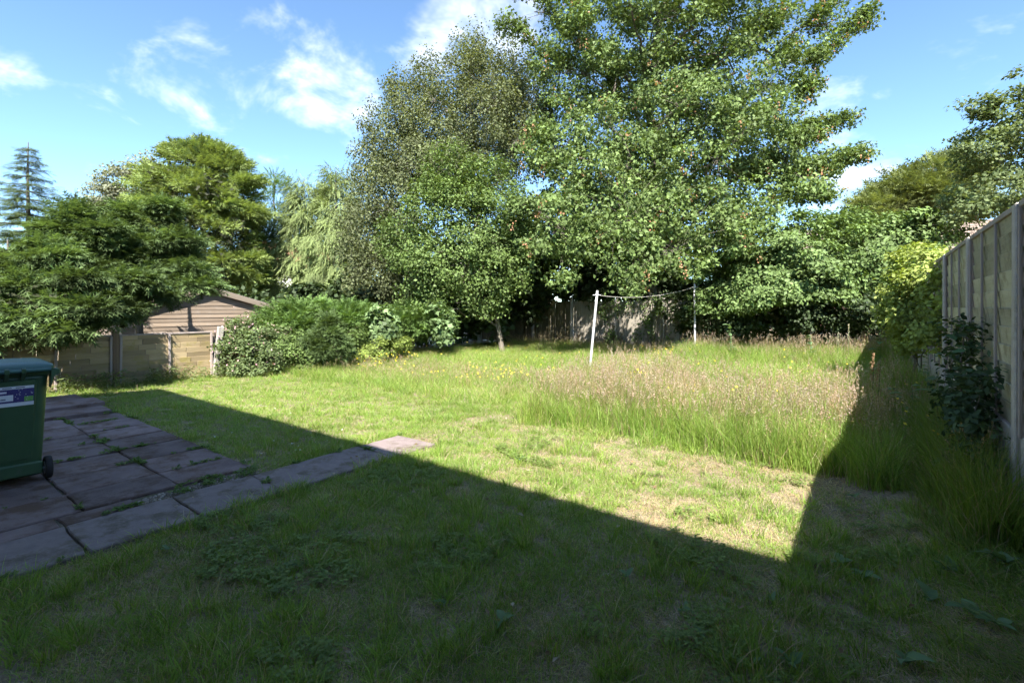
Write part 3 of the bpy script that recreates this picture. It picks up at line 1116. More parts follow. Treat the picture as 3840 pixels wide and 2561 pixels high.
def wheelie_bin():
    b = empty('wheelie_bin', (-6.20, .74, .008), R(88))
    # local: x across the wheels, -y the face that looks at the viewer
    loft('body', [rrect(.46, .50, .05, .05, cy=.02), rrect(.475, .53, .055, .16, cy=.015), rrect(.505, .575, .06, .55), rrect(.535, .625, .065, .90), rrect(.545, .64, .065, .955)], M_BIN, b)
    loft('rim', [rrect(.548, .645, .06, .940), rrect(.585, .70, .05, .945), rrect(.590, .705, .05, .985), rrect(.570, .69, .05, .992), rrect(.54, .66, .05, .992)], M_BIN, b)
    loft('lid', [rrect(.55, .70, .05, .9935, cy=-.01), rrect(.598, .745, .06, .9945, cy=-.012), rrect(.600, .748, .06, 1.018, cy=-.012), rrect(.585, .73, .07, 1.034, cy=-.012), rrect(.50, .60, .09, 1.052), rrect(.30, .36, .08, 1.064)],
         M_LID, b)
    # raised face panel (its edges give the two vertical lines beside the sticker)
    bm = bmesh.new()
    vs = [bm.verts.new(p) for p in ((-.165, -.258, .21), (.165, -.258, .21), (.185, -.338, .905), (-.185, -.338, .905), (-.175, -.24, .20), (.175, -.24, .20), (.197, -.30, .92), (-.197, -.30, .92))]
    for f in ((0, 1, 2, 3), (1, 0, 4, 5), (2, 1, 5, 6), (3, 2, 6, 7), (0, 3, 7, 4)):
        bm.faces.new([vs[k] for k in f])
    link('face_panel', bm_mesh('face_panel', bm, .004), M_BIN, b)
    box('skirt', -.235, .235, -.275, -.235, .06, .175, M_BIN, b, .012)
    # handle rail and hinge brackets
    V, F = tube_np([(x, -.405, .995) for x in (-.27, -.1, .1, .27)], [.017] * 4, 10)
    link('handle', np_mesh('handle', V, [F], smooth=True), M_LID, b)
    for x in (-.25, -.115, .0, .10):
        bm = bmesh.new()
        vs = []
        for xx in (x - .014, x + .014):
            vs.append([bm.verts.new((xx, y, z)) for y, z in ((-.33, .90), (-.37, .93), (-.425, .975), (-.428, 1.012), (-.39, 1.02), (-.33, .985))])
        for i in range(6):
            j = (i + 1) % 6
            bm.faces.new((vs[0][i], vs[0][j], vs[1][j], vs[1][i]))
        bm.faces.new(vs[0][::-1]); bm.faces.new(vs[1])
        bmesh.ops.recalc_face_normals(bm, faces=bm.faces)
        link('bracket', bm_mesh('bracket', bm, .003), M_BIN, b)
    for s in (-1, 1):
        bm = bmesh.new()
        vs = []
        for y in (-.36, -.26):
            vs.append([bm.verts.new((s * x, y, z)) for x, z in ((.275, .82), (.275, 1.0), (.335, .985), (.335, .945), (.30, .93))])
        for i in range(5):
            j = (i + 1) % 5
            bm.faces.new((vs[0][i], vs[0][j], vs[1][j], vs[1][i]))
        bm.faces.new(vs[0][::-1]); bm.faces.new(vs[1])
        bmesh.ops.recalc_face_normals(bm, faces=bm.faces)
        link('lifting_lug', bm_mesh('lifting_lug', bm, .004), M_BIN, b)
        w = lathe('wheel', [(.001, -.024), (.055, -.024), (.058, -.020), (.058, .020), (.055, .024), (.001, .024)], M_STEEL, b, 18, (s * .275, -.215, .098), (0, R(90), 0))
        lathe('tyre', [(.056, -.022), (.090, -.026), (.099, -.018), (.100, 0), (.099, .018), (.090, .026), (.056, .022)], M_RUBBER, w, 28)
    V, F = tube_np([(-.275, -.215, .098), (0, -.215, .098), (.275, -.215, .098)], [.011] * 3, 8)
    link('axle', np_mesh('axle', V, [F], smooth=True), M_STEEL, b)
    # sticker on the raised panel: white edge bands, purple field, white address box, green print
    def pl(name, x0, x1, z0, z1, mat, parent, out):
        def yy(z): return -.258 - (z - .21) / (.905 - .21) * .08 - out
        bm = bmesh.new()
        vs = [bm.verts.new((x, yy(z) + dy, z)) for dy in (0, .0012) for x, z in ((x0, z0), (x1, z0), (x1, z1), (x0, z1))]
        for f in ((0, 1, 2, 3), (1, 0, 4, 5), (2, 1, 5, 6), (3, 2, 6, 7), (0, 3, 7, 4)):
            bm.faces.new([vs[k] for k in f])
        return link(name, bm_mesh(name, bm), mat, parent)
    st = pl('sticker', -.17, .172, .690, .862, M_STW, b, .002)
    pl('purple_field', -.17, .172, .722, .838, M_STP, st, .0035)
    pl('address_box', -.15, .045, .738, .790, M_STW, st, .005)
    pl('title_bar', -.15, .005, .806, .822, M_STW, st, .005)
    pl('green_print', .112, .168, .727, .768, M_STG, st, .005)
    for (x0, x1, z0, z1) in ((-.03, .0, .750, .760), (-.12, -.07, .755, .762)):
        pl('print_line', x0, x1, z0, z1, M_STB, st, .0065)
    for x0 in (-.10, -.02, .06):
        pl('print_line', x0, x0 + .055, .846, .853, M_STB, st, .0035)
    for i in range(14):
        x, z = random.uniform(.055, .165), random.uniform(.732, .832)
        pl('star_dot', x, x + .005, z, z + .005, M_STW, st, .0052)
    tag(b, 'dark green wheelie bin with purple and white sticker on the patio', 'bin')


wheelie_bin()


# ------------------------------------------------------------------ washing line
def poles():
    def pole(base, top, r, label):
        o = empty('washing_line_pole', tuple(base))
        d = np.asarray(top) - np.asarray(base)
        V, F = tube_np([d * t for t in (-.05, .25, .5, .75, .995, 1.0)], [r, r, r * .97, r * .96, r * .95, r * .6], 12)
        link('tube', np_mesh('tube', V, [F], smooth=True), M_POLE, o)
        lathe('collar', [(r * 1.05, -.03), (r * 1.25, -.025), (r * 1.25, .025), (r * 1.05, .03)], M_POLE, o, 12, tuple(d * .945))
        rt = np.array((math.cos(YAW), math.sin(YAW), 0))
        V, F = tube_np([d * .945 - rt * .10, d * .945, d * .945 + rt * .09], [.009, .011, .009], 6)
        link('hook', np_mesh('hook', V, [F], smooth=True), M_POLE, o)
        tag(o, label, 'pole', 'washing line poles')
        return d * .945 + np.asarray(base)
    d1 = 11.6
    b1 = P(2211, HORIZ, d1); b1[2] = 0
    t1 = P(2240, 1090, d1 + .05)
    h1 = pole(b1, t1, .030, 'nearer leaning washing line pole in the pink tall grass')
    d2 = 15.0
    b2 = P(2607, HORIZ, d2); b2[2] = 0
    t2 = P(2604, 1062, d2)
    h2 = pole(b2, t2, .030, 'farther upright washing line pole before the dark shrubs')
    s = np.linspace(0, 1, 30)[:, None]
    pts = h1 + (h2 - h1) * s; pts[:, 2] -= .62 * (s[:, 0] * (1 - s[:, 0])) * (1 + .25 * (.5 - s[:, 0]))
    T = Tubes(); T.add(pts, np.full(30, .008), 6)
    # loose tail of rope at the near pole, and a knot with a hanging end
    tail = h1 + np.array([(0, 0, 0), (-.02, -.01, -.08), (.01, .0, -.2)]); T.add(tail, [.009] * 3, 5)
    k = pts[17]; T.add(k + np.array([(0, 0, .01), (.005, 0, -.05), (.0, .01, -.11)]), [.012, .009, .006], 5)
    o = link('washing_line', T.mesh('washing_line'), M_ROPE)
    tag(o, 'pale sagging rope strung between the two poles', 'washing line')


poles()


# ------------------------------------------------------------------ trees and shrubs
def ground_pt(px, d):
    p = P(px, HORIZ, d); p[2] = -.05
    return p


def broadleaf(name, label, cat, blobs, n, rad, per, size, pal, base, top, bark=None, r0=.15, limbs=10, tmpl=OVAL, mat=None, seed=1, extra=None, group=None, shell=.55, sub=True, segs=None, core=0, **kw):
    r = np.random.default_rng(seed)
    C = blob_points(blobs, n, shell, r)
    if segs: C = np.concatenate([C, sprays(segs, r)])
    C[:, 2] = np.maximum(C[:, 2], .12)
    root = empty(name, tuple(base))
    inv = np.asarray(base)
    skeleton(root, np.zeros(3), np.asarray(top) - inv, C - inv, bark or M_BARK, r0, limbs, seed=seed, sub=sub)
    parts = [leaf_cloud(C - inv, rad, per, size, pal, tmpl=tmpl, seed=seed, **kw)]
    if core:      # the shaded inner leaves that close the heart of the crown
        Q = blob_points(blobs, core, 1.5, r); Q[:, 2] = np.maximum(Q[:, 2], .3)
        parts.append(leaf_cloud(Q - inv, rad * 1.3, 62, size * 1.2, pal, tmpl=DIAMOND, seed=seed + 9, flat=.8, up=.4))
    crown(root, parts, mat or M_LEAF)
    if extra: extra(root, C - inv, r)
    tag(root, label, cat, group)
    return root


def conifer(name, label, cat, blobs, n, rad, per, length, pal, base, top, r0=.12, limbs=10, tmpl=FROND, seed=1, group=None, shell=.6, segs=None, core=False, **kw):
    r = np.random.default_rng(seed)
    C = blob_points(blobs, n, shell, r)
    if segs: C = np.concatenate([C, sprays(segs, r)])
    C[:, 2] = np.maximum(C[:, 2], .10)
    root = empty(name, tuple(base))
    inv = np.asarray(base)
    ax = (np.asarray(top) - inv) * .5
    skeleton(root, np.zeros(3), np.asarray(top) - inv, C - inv, M_BARK, r0, limbs, up=.2, seed=seed)
    parts = [frond_cloud(C - inv, rad, per, length, pal, tmpl=tmpl, axis=ax, seed=seed, **kw)]
    if core:      # dark brown-green inner clumps; their colour stands in for shade in the gaps
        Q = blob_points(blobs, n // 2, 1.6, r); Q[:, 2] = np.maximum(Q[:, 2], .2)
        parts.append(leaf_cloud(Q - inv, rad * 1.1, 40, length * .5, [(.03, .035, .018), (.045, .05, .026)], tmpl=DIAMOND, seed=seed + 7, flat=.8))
    crown(root, parts, M_NEEDLE)
    tag(root, label, cat, group)
    return root


def pal(c, k=.2, m=1.0):
    """dark, middle and light tone of one leaf colour, greyed by k"""
    c = np.array(c); l = c.mean()
    c = (c * (1 - k) + l * k) * m
    return [tuple(c * .60), tuple(c), tuple(c * 1.5)]


SYC = pal((.112, .166, .046), .08)
BIR = pal((.118, .140, .062), .10)
HAW = pal((.108, .164, .042), .08)
IVY = pal((.118, .180, .052), .08)
DRK = pal((.050, .078, .030), .10)  # dark leaf tone, put in to stand for the darkness behind the trees
YEL = pal((.270, .335, .070), .12)
LEY = pal((.180, .235, .070), .06)
CYP = pal((.096, .148, .050), .08)
SPR = pal((.092, .132, .052), .06)
WEE = pal((.185, .235, .090), .05)
LOW = pal((.115, .195, .048), .10)
EUC = pal((.190, .205, .140), .05)


def seed_keys(root, C, r):
    """bunches of pinkish winged keys hanging under the outer sycamore leaves"""
    pick = r.choice(len(C), 330, replace=False)
    ow = unit(C[pick] - C.mean(0))
    c0 = C[pick] + r.normal(0, .18, (330, 3)) + ow * .34 + np.array((.15, -.22, .02))
    per = 9
    pos = np.repeat(c0, per, 0) + r.normal(0, .055, (330 * per, 3)) * np.array((1, 1, 1.7))
    nrm = r.normal(size=pos.shape)
    fr = frames(nrm, np.array((0, 0, -1.0)) + r.normal(0, .5, pos.shape), r)
    col = tone_cols([(.26, .16, .08), (.38, .19, .11), (.44, .28, .16)], len(pos), .7, r)
    o = link('seed_keys', join_batches('seed_keys', [batch(DIAMOND[0], DIAMOND[1], pos, fr, r.uniform(.055, .085, len(pos)), col)]), M_LEAFM, root)
    o['kind'] = 'stuff'


def build_trees():
    # ---- the big sycamore behind the back fence
    syc = [(2480, -330, 18.0, 520, 400, 3.8), (2450, 130, 17.5, 400, 300, 4.0), (2700, 180, 17, 250, 300, 3.2), (2180, 260, 17, 170, 190, 1.8), (2600, 540, 16.3, 330, 230, 3.0),
           (2280, 620, 15.6, 300, 220, 2.6), (2820, 500, 16, 170, 180, 1.8), (2180, 840, 14.2, 250, 110, 1.6), (2400, 930, 13.8, 210, 110, 1.3), (2680, 830, 14.8, 280, 150, 2.0),
           (2900, 740, 15.2, 150, 80, 1.1), (2030, 960, 13.8, 120, 70, .9), (2290, 1030, 13.4, 110, 60, .6), (2560, 1010, 14, 130, 70, .8), (2420, 470, 18, 330, 260, 2.2), (2080, 560, 16.6, 140, 190, 1.4), (2620, 700, 17.5, 320, 200, 1.8), (2300, 780, 16.8, 300, 180, 1.6)]
    segs = [(2780, 520, 16.5, 3265, 35, 16, 26, 70), (2800, 380, 16.5, 3190, -60, 16.5, 20, 70), (2750, 250, 16.8, 3040, -90, 16.8, 16, 80), (2830, 520, 16, 3090, 290, 15.8, 16, 60), (2850, 600, 16, 3180, 440, 15.6, 18, 50),
            (2850, 640, 15.8, 3060, 500, 15.6, 12, 60), (2880, 720, 15.6, 3240, 575, 15.4, 20, 55), (2900, 760, 15.4, 3120, 740, 15.2, 14, 45), (2850, 680, 15.4, 3130, 640, 15.3, 12, 50), (2300, 420, 17, 1885, 75, 17, 20, 60),
            (2350, 260, 17, 1950, -40, 17, 16, 60), (2250, 560, 16.6, 1990, 230, 16.8, 14, 60), (2200, 700, 15.6, 1960, 560, 15.6, 14, 60), (2150, 800, 14.4, 1900, 780, 14.4, 12, 60), (2500, 760, 14.6, 2380, 1110, 13.2, 16, 90),
            (2300, 800, 14.4, 2080, 1080, 13.4, 14, 80), (2700, 820, 14.6, 2850, 980, 14.2, 12, 70)]
    b = ground_pt(2455, 18.4)
    broadleaf('sycamore_tree', 'huge sycamore with pinkish seed keys towering behind the washing line', 'tree', syc, 940, .46, 136, .096, SYC, b, P(2440, -420, 18.2), r0=.30, limbs=46, tmpl=MAPLE,
              seed=21, up=.65, out=.35, rnd=.60, flat=.66, extra=seed_keys, shell=.8, hang=.15, segs=segs, clump_var=.16, svar=.5, core=430)
    # ---- birch, thin and drooping, left of it
    bir = [(1720, 420, 19.5, 280, 210, 2.6), (1420, 720, 18.2, 110, 150, 1.2), (1340, 800, 18, 60, 130, .7), (1440, 880, 17.8, 140, 120, 1.2), (1600, 560, 19, 200, 160, 1.6), (1980, 520, 18.5, 130, 170, 1.4), (1850, 300, 20, 200, 150, 2.2), (1500, 520, 19, 140, 170, 1.8), (1390, 600, 18.5, 60, 140, .8), (1900, 480, 19, 200, 160, 2.2),
           (1480, 760, 18, 120, 120, 1.4), (1380, 900, 17.5, 110, 110, 1.2), (1420, 1030, 17, 110, 90, 1.0), (1700, 640, 18.5, 240, 120, 2.0), (1560, 330, 19.5, 90, 90, 1.0), (1770, 200, 20, 90, 60, .8), (1560, 640, 18.5, 150, 100, 1.2), (1500, 900, 17.6, 130, 110, 1.2), (1350, 1010, 17.2, 70, 110, .8), (1520, 1060, 17, 130, 70, 1.0)]
    b = ground_pt(1790, 19.2)
    broadleaf('birch_tree', 'grey green drooping birch at the far left corner of the garden', 'tree', bir, 940, .40, 110, .086, BIR, b, P(1760, 190, 19.8), bark=M_BIRCH, r0=.16, limbs=32, tmpl=DIAMOND, mat=M_LEAFM,
              seed=31, up=.4, out=.35, rnd=.6, flat=1.3, hang=.5, shell=.85, clump_var=.2, core=330)
    # ---- brighter small-leaved tree in front of the birch
    haw = [(1700, 640, 16.4, 110, 110, 1.2), (1640, 800, 16, 130, 150, 1.4), (1800, 830, 16, 160, 170, 1.6), (1720, 980, 15.6, 200, 120, 1.5), (1880, 1010, 15.4, 130, 110, 1.1), (1580, 970, 15.4, 110, 90, 1.0),
           (1640, 1070, 15.2, 110, 40, .8), (1830, 700, 16.2, 120, 110, 1.2), (1900, 900, 15.8, 120, 110, 1.2), (1700, 1120, 15.4, 170, 50, .7), (1560, 1110, 15.2, 90, 40, .6), (1850, 1120, 15.6, 60, 60, .5), (1980, 820, 15.6, 110, 150, 1.0), (1500, 900, 15.8, 80, 110, .8), (1620, 1170, 15.2, 110, 34, .6), (1770, 1150, 15.4, 100, 34, .5)]
    b = ground_pt(1885, 16.0)
    broadleaf('hawthorn_tree', 'bright green small leaved hawthorn in front of the birch', 'tree', haw, 500, .38, 100, .085, HAW, b, P(1780, 640, 16.3), r0=.085, limbs=22, tmpl=FOLD, seed=41, up=.6, out=.4, core=130, flat=.70, shell=.8)
    # ---- ivy-clad shrubs right of the line
    m1 = [(2800, 960, 15.4, 200, 170, 1.5), (2960, 1010, 14.2, 210, 130, 1.2), (2880, 1110, 13.8, 170, 60, .8), (3060, 900, 15, 190, 110, 1.3), (3110, 1060, 13.8, 120, 90, .8), (2720, 1120, 15, 120, 70, .8)]
    broadleaf('rambling_shrub', 'broad rounded leafy shrub right of the farther line pole', 'shrub', m1, 260, .40, 130, .110, IVY, ground_pt(2930, 15.0), P(2960, 880, 15), r0=.10, limbs=12, tmpl=FOLD, seed=51, up=.55, out=.55,
              flat=.50, shell=.8)
    m2 = [(3300, 900, 15.5, 170, 90, 1.2), (3440, 870, 14.6, 130, 80, 1.0), (3250, 1020, 14.2, 100, 110, .9), (3180, 840, 16, 110, 50, .8), (3520, 930, 13.8, 40, 60, .4), (3370, 1000, 14.2, 100, 100, .7)]
    broadleaf('ivy_thicket', 'glossy ivy thicket piled up behind the yellow shrub', 'shrub', m2, 240, .32, 100, .115, IVY, ground_pt(3330, 15.0), P(3330, 850, 15), r0=.09, limbs=10, tmpl=FOLD, seed=52, up=.5, out=.6, flat=.75, shell=.8)
    # ---- yellow shrub at the fence
    y1 = [(3440, 1000, 8.6, 85, 70, .40), (3395, 1070, 8.5, 70, 75, .40), (3490, 1060, 8.4, 65, 80, .35), (3400, 1180, 8.4, 75, 80, .40), (3490, 1190, 8.2, 70, 90, .35), (3450, 945, 8.7, 60, 35, .25), (3440, 1270, 8.2, 80, 60, .3), (3512, 1040, 6.9, 36, 60, .22), (3508, 1140, 6.85, 44, 80, .25), (3495, 1240, 6.9, 55, 60, .25), (3480, 980, 7.6, 40, 40, .25)]
    broadleaf('golden_shrub', 'yellow leaved shrub against the far end of the tall fence', 'shrub', y1, 230, .17, 56, .072, YEL, ground_pt(3430, 8.5), P(3440, 960, 8.6), r0=.035, limbs=8, tmpl=OVAL, mat=M_LEAFM, seed=61,
              up=.5, out=.5, flat=.8, shell=.8)
    # ---- tree beyond the tall fence
    t1 = [(3760, 560, 13.5, 120, 130, 1.6), (3700, 720, 13, 110, 90, 1.2), (3820, 750, 12.5, 110, 100, 1.2), (3910, 580, 13, 140, 190, 1.6), (3830, 430, 13.5, 50, 50, .7), (3680, 500, 13.4, 60, 50, .6), 
          (3650, 790, 13, 70, 50, .7), (3590, 750, 14, 60, 50, .7)]
    broadleaf('cherry_tree', 'dark leaved tree rising beyond the tall fence', 'tree', t1, 210, .34, 62, .100, [(.075, .105, .045), (.125, .165, .070), (.185, .225, .105)], ground_pt(3860, 13.6), P(3850, 330, 13.6), r0=.14, limbs=18, tmpl=DIAMOND,
              segs=[(3760, 520, 13.4, 3610, 390, 13, 14, 34), (3810, 480, 13.4, 3680, 360, 13, 10, 28), (3840, 440, 13.4, 3815, 270, 13.2, 8, 24), (3720, 620, 13.2, 3590, 560, 13, 12, 34)],
              mat=M_LEAFM, seed=71, up=.55, out=.3, flat=.5, shell=.9)
    # ---- conifers far right
    broadleaf_c = [(3500, 690, 25, 170, 80, 2.2), (3440, 760, 24.5, 200, 70, 2), (3280, 790, 23.5, 75, 50, 1.2), (3370, 720, 24, 90, 50, 1.2), (3560, 620, 25.5, 80, 40, 1), (3620, 740, 25, 70, 90, 1.4), (3330, 740, 24, 40, 40, .6)]
    conifer('golden_cypress', 'olive gold cypress rising over the roof beyond the tall fence', 'tree', broadleaf_c, 280,   .55, 56, .42, pal((.140, .170, .050), .1), ground_pt(3480, 25), P(3500, 610, 25), r0=.2, seed=81, lift=.35)

    # ---- left group: golden leylandii
    ley = [(760, 640, 23, 130, 60, 1.6), (700, 740, 22.6, 170, 90, 2.0), (820, 760, 22.6, 130, 110, 2.0), (740, 900, 22, 190, 120, 2.2), (620, 720, 23, 80, 80, 1.2), (870, 940, 22, 90, 110, 1.4), (760, 1040, 21.5, 190, 70, 1.8), (680, 600, 23, 70, 40, .8),
           (830, 610, 23, 60, 40, .8), (580, 830, 22.5, 70, 90, 1.2), (930, 850, 22.5, 40, 70, .6)]
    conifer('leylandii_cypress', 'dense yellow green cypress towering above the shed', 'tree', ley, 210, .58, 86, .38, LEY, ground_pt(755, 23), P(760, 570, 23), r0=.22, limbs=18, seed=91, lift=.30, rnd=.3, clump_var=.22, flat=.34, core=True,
            segs=[(740, 680, 23, 690, 560, 23, 9, 34), (780, 660, 23, 765, 548, 23, 9, 34), (820, 680, 23, 850, 560, 23, 9, 34), (860, 740, 22.6, 950, 690, 22.4, 10, 34), (640, 740, 23, 555, 640, 23, 10, 34), (620, 840, 22.6, 520, 790, 22.4, 10, 34),
                  (880, 860, 22.4, 975, 800, 22.2, 10, 34), (640, 960, 22, 540, 940, 21.8, 10, 34), (860, 1000, 22, 960, 980, 21.8, 10, 34), (720, 620, 23, 620, 590, 23, 8, 30), (840, 640, 23, 910, 630, 23, 8, 30)])
    # eucalyptus behind it
    broadleaf('eucalyptus_tree', 'silvery grey tree peeping out left of the yellow green cypress', 'tree', [(470, 690, 30, 80, 60, 1.6), (400, 750, 30, 75, 60, 1.5), (540, 640, 30, 50, 40, 1.0), (560, 600, 30, 22, 30, .4), (390, 830, 30, 60, 60, 1.2)], 150, .45, 60, .15, EUC,
              ground_pt(470, 30.5), P(500, 640, 30.3), r0=.2, limbs=10, tmpl=DIAMOND, mat=M_LEAFM, seed=95, up=.4, shell=.9)
    # weeping conifers
    for i, (blobs, basepx, d, toppy, lab) in enumerate((
            ([(1040, 720, 26, 28, 60, .5), (1020, 840, 26, 60, 90, 1.0), (985, 960, 25.5, 80, 100, 1.2), (960, 1080, 25, 90, 70, 1.2)], 1030, 26, 650, 'slender dark tipped spruce right of the yellow green cypress'),
            ([(1150, 720, 25, 60, 50, .8), (1140, 830, 25, 75, 100, 1.1), (1130, 960, 24.5, 75, 90, 1.1), (1120, 1080, 24, 80, 60, 1.1)], 1140, 25, 665, 'pale weeping conifer with hanging sprays beside the slender spruce'),
            ([(1250, 680, 24.5, 60, 40, .7), (1270, 780, 24, 80, 90, 1.1), (1260, 920, 23.5, 95, 110, 1.2), (1280, 1060, 23, 110, 80, 1.2)], 1260, 24, 640, 'pale weeping conifer with hanging sprays next to the birch'))):
        conifer('weeping_conifer', lab, 'tree', blobs, 150, .36, 66, .46, WEE if i else LOW, ground_pt(basepx, d), P(basepx, toppy, d), r0=.13, limbs=9, tmpl=FROND_W, seed=101 + i, hang=.55 if i else .25, flat=1.2,
                group='conifers between the cypress and the birch')


build_trees()


def tiered_spruce():
    """open spruce with level tiers, behind the dark cypresses"""
    r = np.random.default_rng(5)
    d = 11.6
    base = ground_pt(105, d); top = P(100, 535, d)
    root = empty('spruce_tree', tuple(base))
    H = top[2] - base[2]
    tp = np.array([(0, 0, z) for z in np.linspace(0, H, 14)]); tp[:, 0] += r.normal(0, .02, 14)
    T = Tubes(); T.add(tp, np.linspace(.11, .008, 14), 8)
    link('trunk', T.mesh('trunk'), M_BARK, root)
    pos, yax, kk = [], [], []
    z = H * .38
    while z < H - .12:
        k = 1 - (z / H)
        L = .08 + 1.95 * k ** .92
        nb = 5 + int(4 * k)
        a0 = r.random() * 6.28
        for b in range(nb):
            a = a0 + 6.283 * b / nb + r.normal(0, .2)
            Lb = L * r.uniform(.7, 1.15)
            e = np.array((math.cos(a), math.sin(a), 0))
            s = np.linspace(0, 1, 6)[:, None]
            bp = np.array((0, 0, z)) + e * Lb * s + np.array((0, 0, 1.0)) * (-.30 * Lb * s ** 1.3 + .22 * Lb * s ** 3)
            B = Tubes(); B.add(bp, .022 * (1 - .8 * s[:, 0]) * (.4 + k), 4)
            link('limb', B.mesh('limb'), M_BARK, root)
            m = int(28 + 190 * k)
            t = r.random(m) ** .75
            q = np.array((0, 0, z)) + e * Lb * t[:, None] + np.array((0, 0, 1.0)) * (-.30 * Lb * t ** 1.3 + .22 * Lb * t ** 3)[:, None]
            side = np.array((-e[1], e[0], 0))
            pos.append(q + r.normal(0, .03, (m, 3))); kk.append(np.full(m, k))
            yax.append(e + side * r.choice((-1, 1), m)[:, None] * r.uniform(.5, 1.4, m)[:, None] + np.array((0, 0, -.25)) + r.normal(0, .2, (m, 3)))
        z += .13 + .11 * k + r.uniform(0, .05)
    pos = np.concatenate(pos); y = unit(np.concatenate(yax)); n = len(pos)
    nrm = np.array((0, 0, 1.0)) + r.normal(0, .35, (n, 3)); nrm = unit(nrm - y * np.sum(nrm * y, 1, keepdims=True))
    fr = np.stack([np.cross(y, nrm), y, nrm], 1)
    crown(root, [batch(NEEDLE[0], NEEDLE[1], pos, fr, r.uniform(.18, .40, n) * (.40 + .95 * np.concatenate(kk)), tone_cols(SPR, n, .6, r))], M_NEEDLE)
    tag(root, 'open blue green spruce with level tiers at the left edge', 'tree')


tiered_spruce()


def cypress_row():
    """dark cypresses overhanging the low fence; each its own tree"""
    data = [
        ('dark spreading cypress nearest the bin, overhanging the low fence', 30, 9.2,
         [(20, 1040, 9.6, 120, 80, .8), (-80, 1080, 9.2, 160, 160, .9), (110, 1090, 9.2, 140, 80, .8), (40, 1190, 8.7, 160, 70, .5), (170, 1160, 8.7, 120, 60, .5), (200, 1240, 8.5, 110, 26, .3), (90, 1140, 8.9, 150, 80, .6), (60, 1265, 8.4, 110, 20, .25)], 900,
         [(120, 1080, 9.5, 170, 920, 9.5, 9, 40), (150, 1100, 9, 320, 1050, 8.8, 12, 36), (180, 1150, 8.8, 360, 1170, 8.5, 12, 32), (160, 1210, 8.7, 290, 1270, 8.3, 10, 26), (60, 1080, 9.2, 230, 960, 9.2, 10, 40)]),
        ('dark spreading cypress over the fence post, left of the shed', 330, 10.4,
         [(290, 975, 10.8, 70, 60, .7), (330, 1040, 10.5, 125, 70, .8), (270, 1100, 10, 140, 70, .8), (390, 1110, 10.2, 120, 50, .7), (320, 1180, 9.7, 130, 40, .5)], 770,
         [(290, 980, 10.8, 290, 770, 10.8, 14, 22), (350, 1000, 10.7, 400, 850, 10.7, 11, 26), (380, 1090, 10.3, 540, 1060, 10, 12, 36), (380, 1140, 10, 500, 1170, 9.8, 9, 28), (250, 970, 10.6, 190, 850, 10.5, 8, 34)]),
        ('feathery cypress reaching long branches over the shed roof', 520, 12.0,
         [(470, 940, 12.2, 90, 60, .9), (560, 950, 12, 105, 55, .9), (470, 1000, 11.6, 110, 70, .8), (570, 1020, 11.8, 110, 45, .8), (540, 1075, 11.6, 80, 24, .4)], 760,
         [(490, 950, 12.2, 470, 780, 12.2, 13, 26), (560, 940, 12, 620, 770, 12, 14, 28), (600, 950, 12, 740, 900, 11.8, 12, 44), (590, 1030, 11.8, 760, 1030, 11.5, 12, 36), (580, 1070, 11.6, 800, 1085, 11.3, 12, 24), (540, 1090, 11.4, 640, 1120, 11, 8, 20), (420, 980, 12, 385, 850, 12, 10, 26)])]
    for i, (lab, px, d, bl, ty, sg) in enumerate(data):
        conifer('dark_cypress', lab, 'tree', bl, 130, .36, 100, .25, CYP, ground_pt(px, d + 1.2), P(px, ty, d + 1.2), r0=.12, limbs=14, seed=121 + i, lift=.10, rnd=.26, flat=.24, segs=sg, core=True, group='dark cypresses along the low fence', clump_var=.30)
    # slim leaders sticking out of the top
    for i, (px, py, d, h, lab) in enumerate(((290, 745, 13.5, 130, 'thin spruce leader poking above the dark cypresses'),)):
        conifer('young_spruce', lab, 'tree', [(px, py + 20, d, 12, 40, .1), (px + 5, py + 90, d, 40, 50, .35), (px + 10, py + 190, d, 80, 70, .6)], 60, .2, 40, .22, SPR, ground_pt(px, d), P(px - 8, py - 40, d), r0=.05, limbs=6, tmpl=NEEDLE, seed=140)


cypress_row()


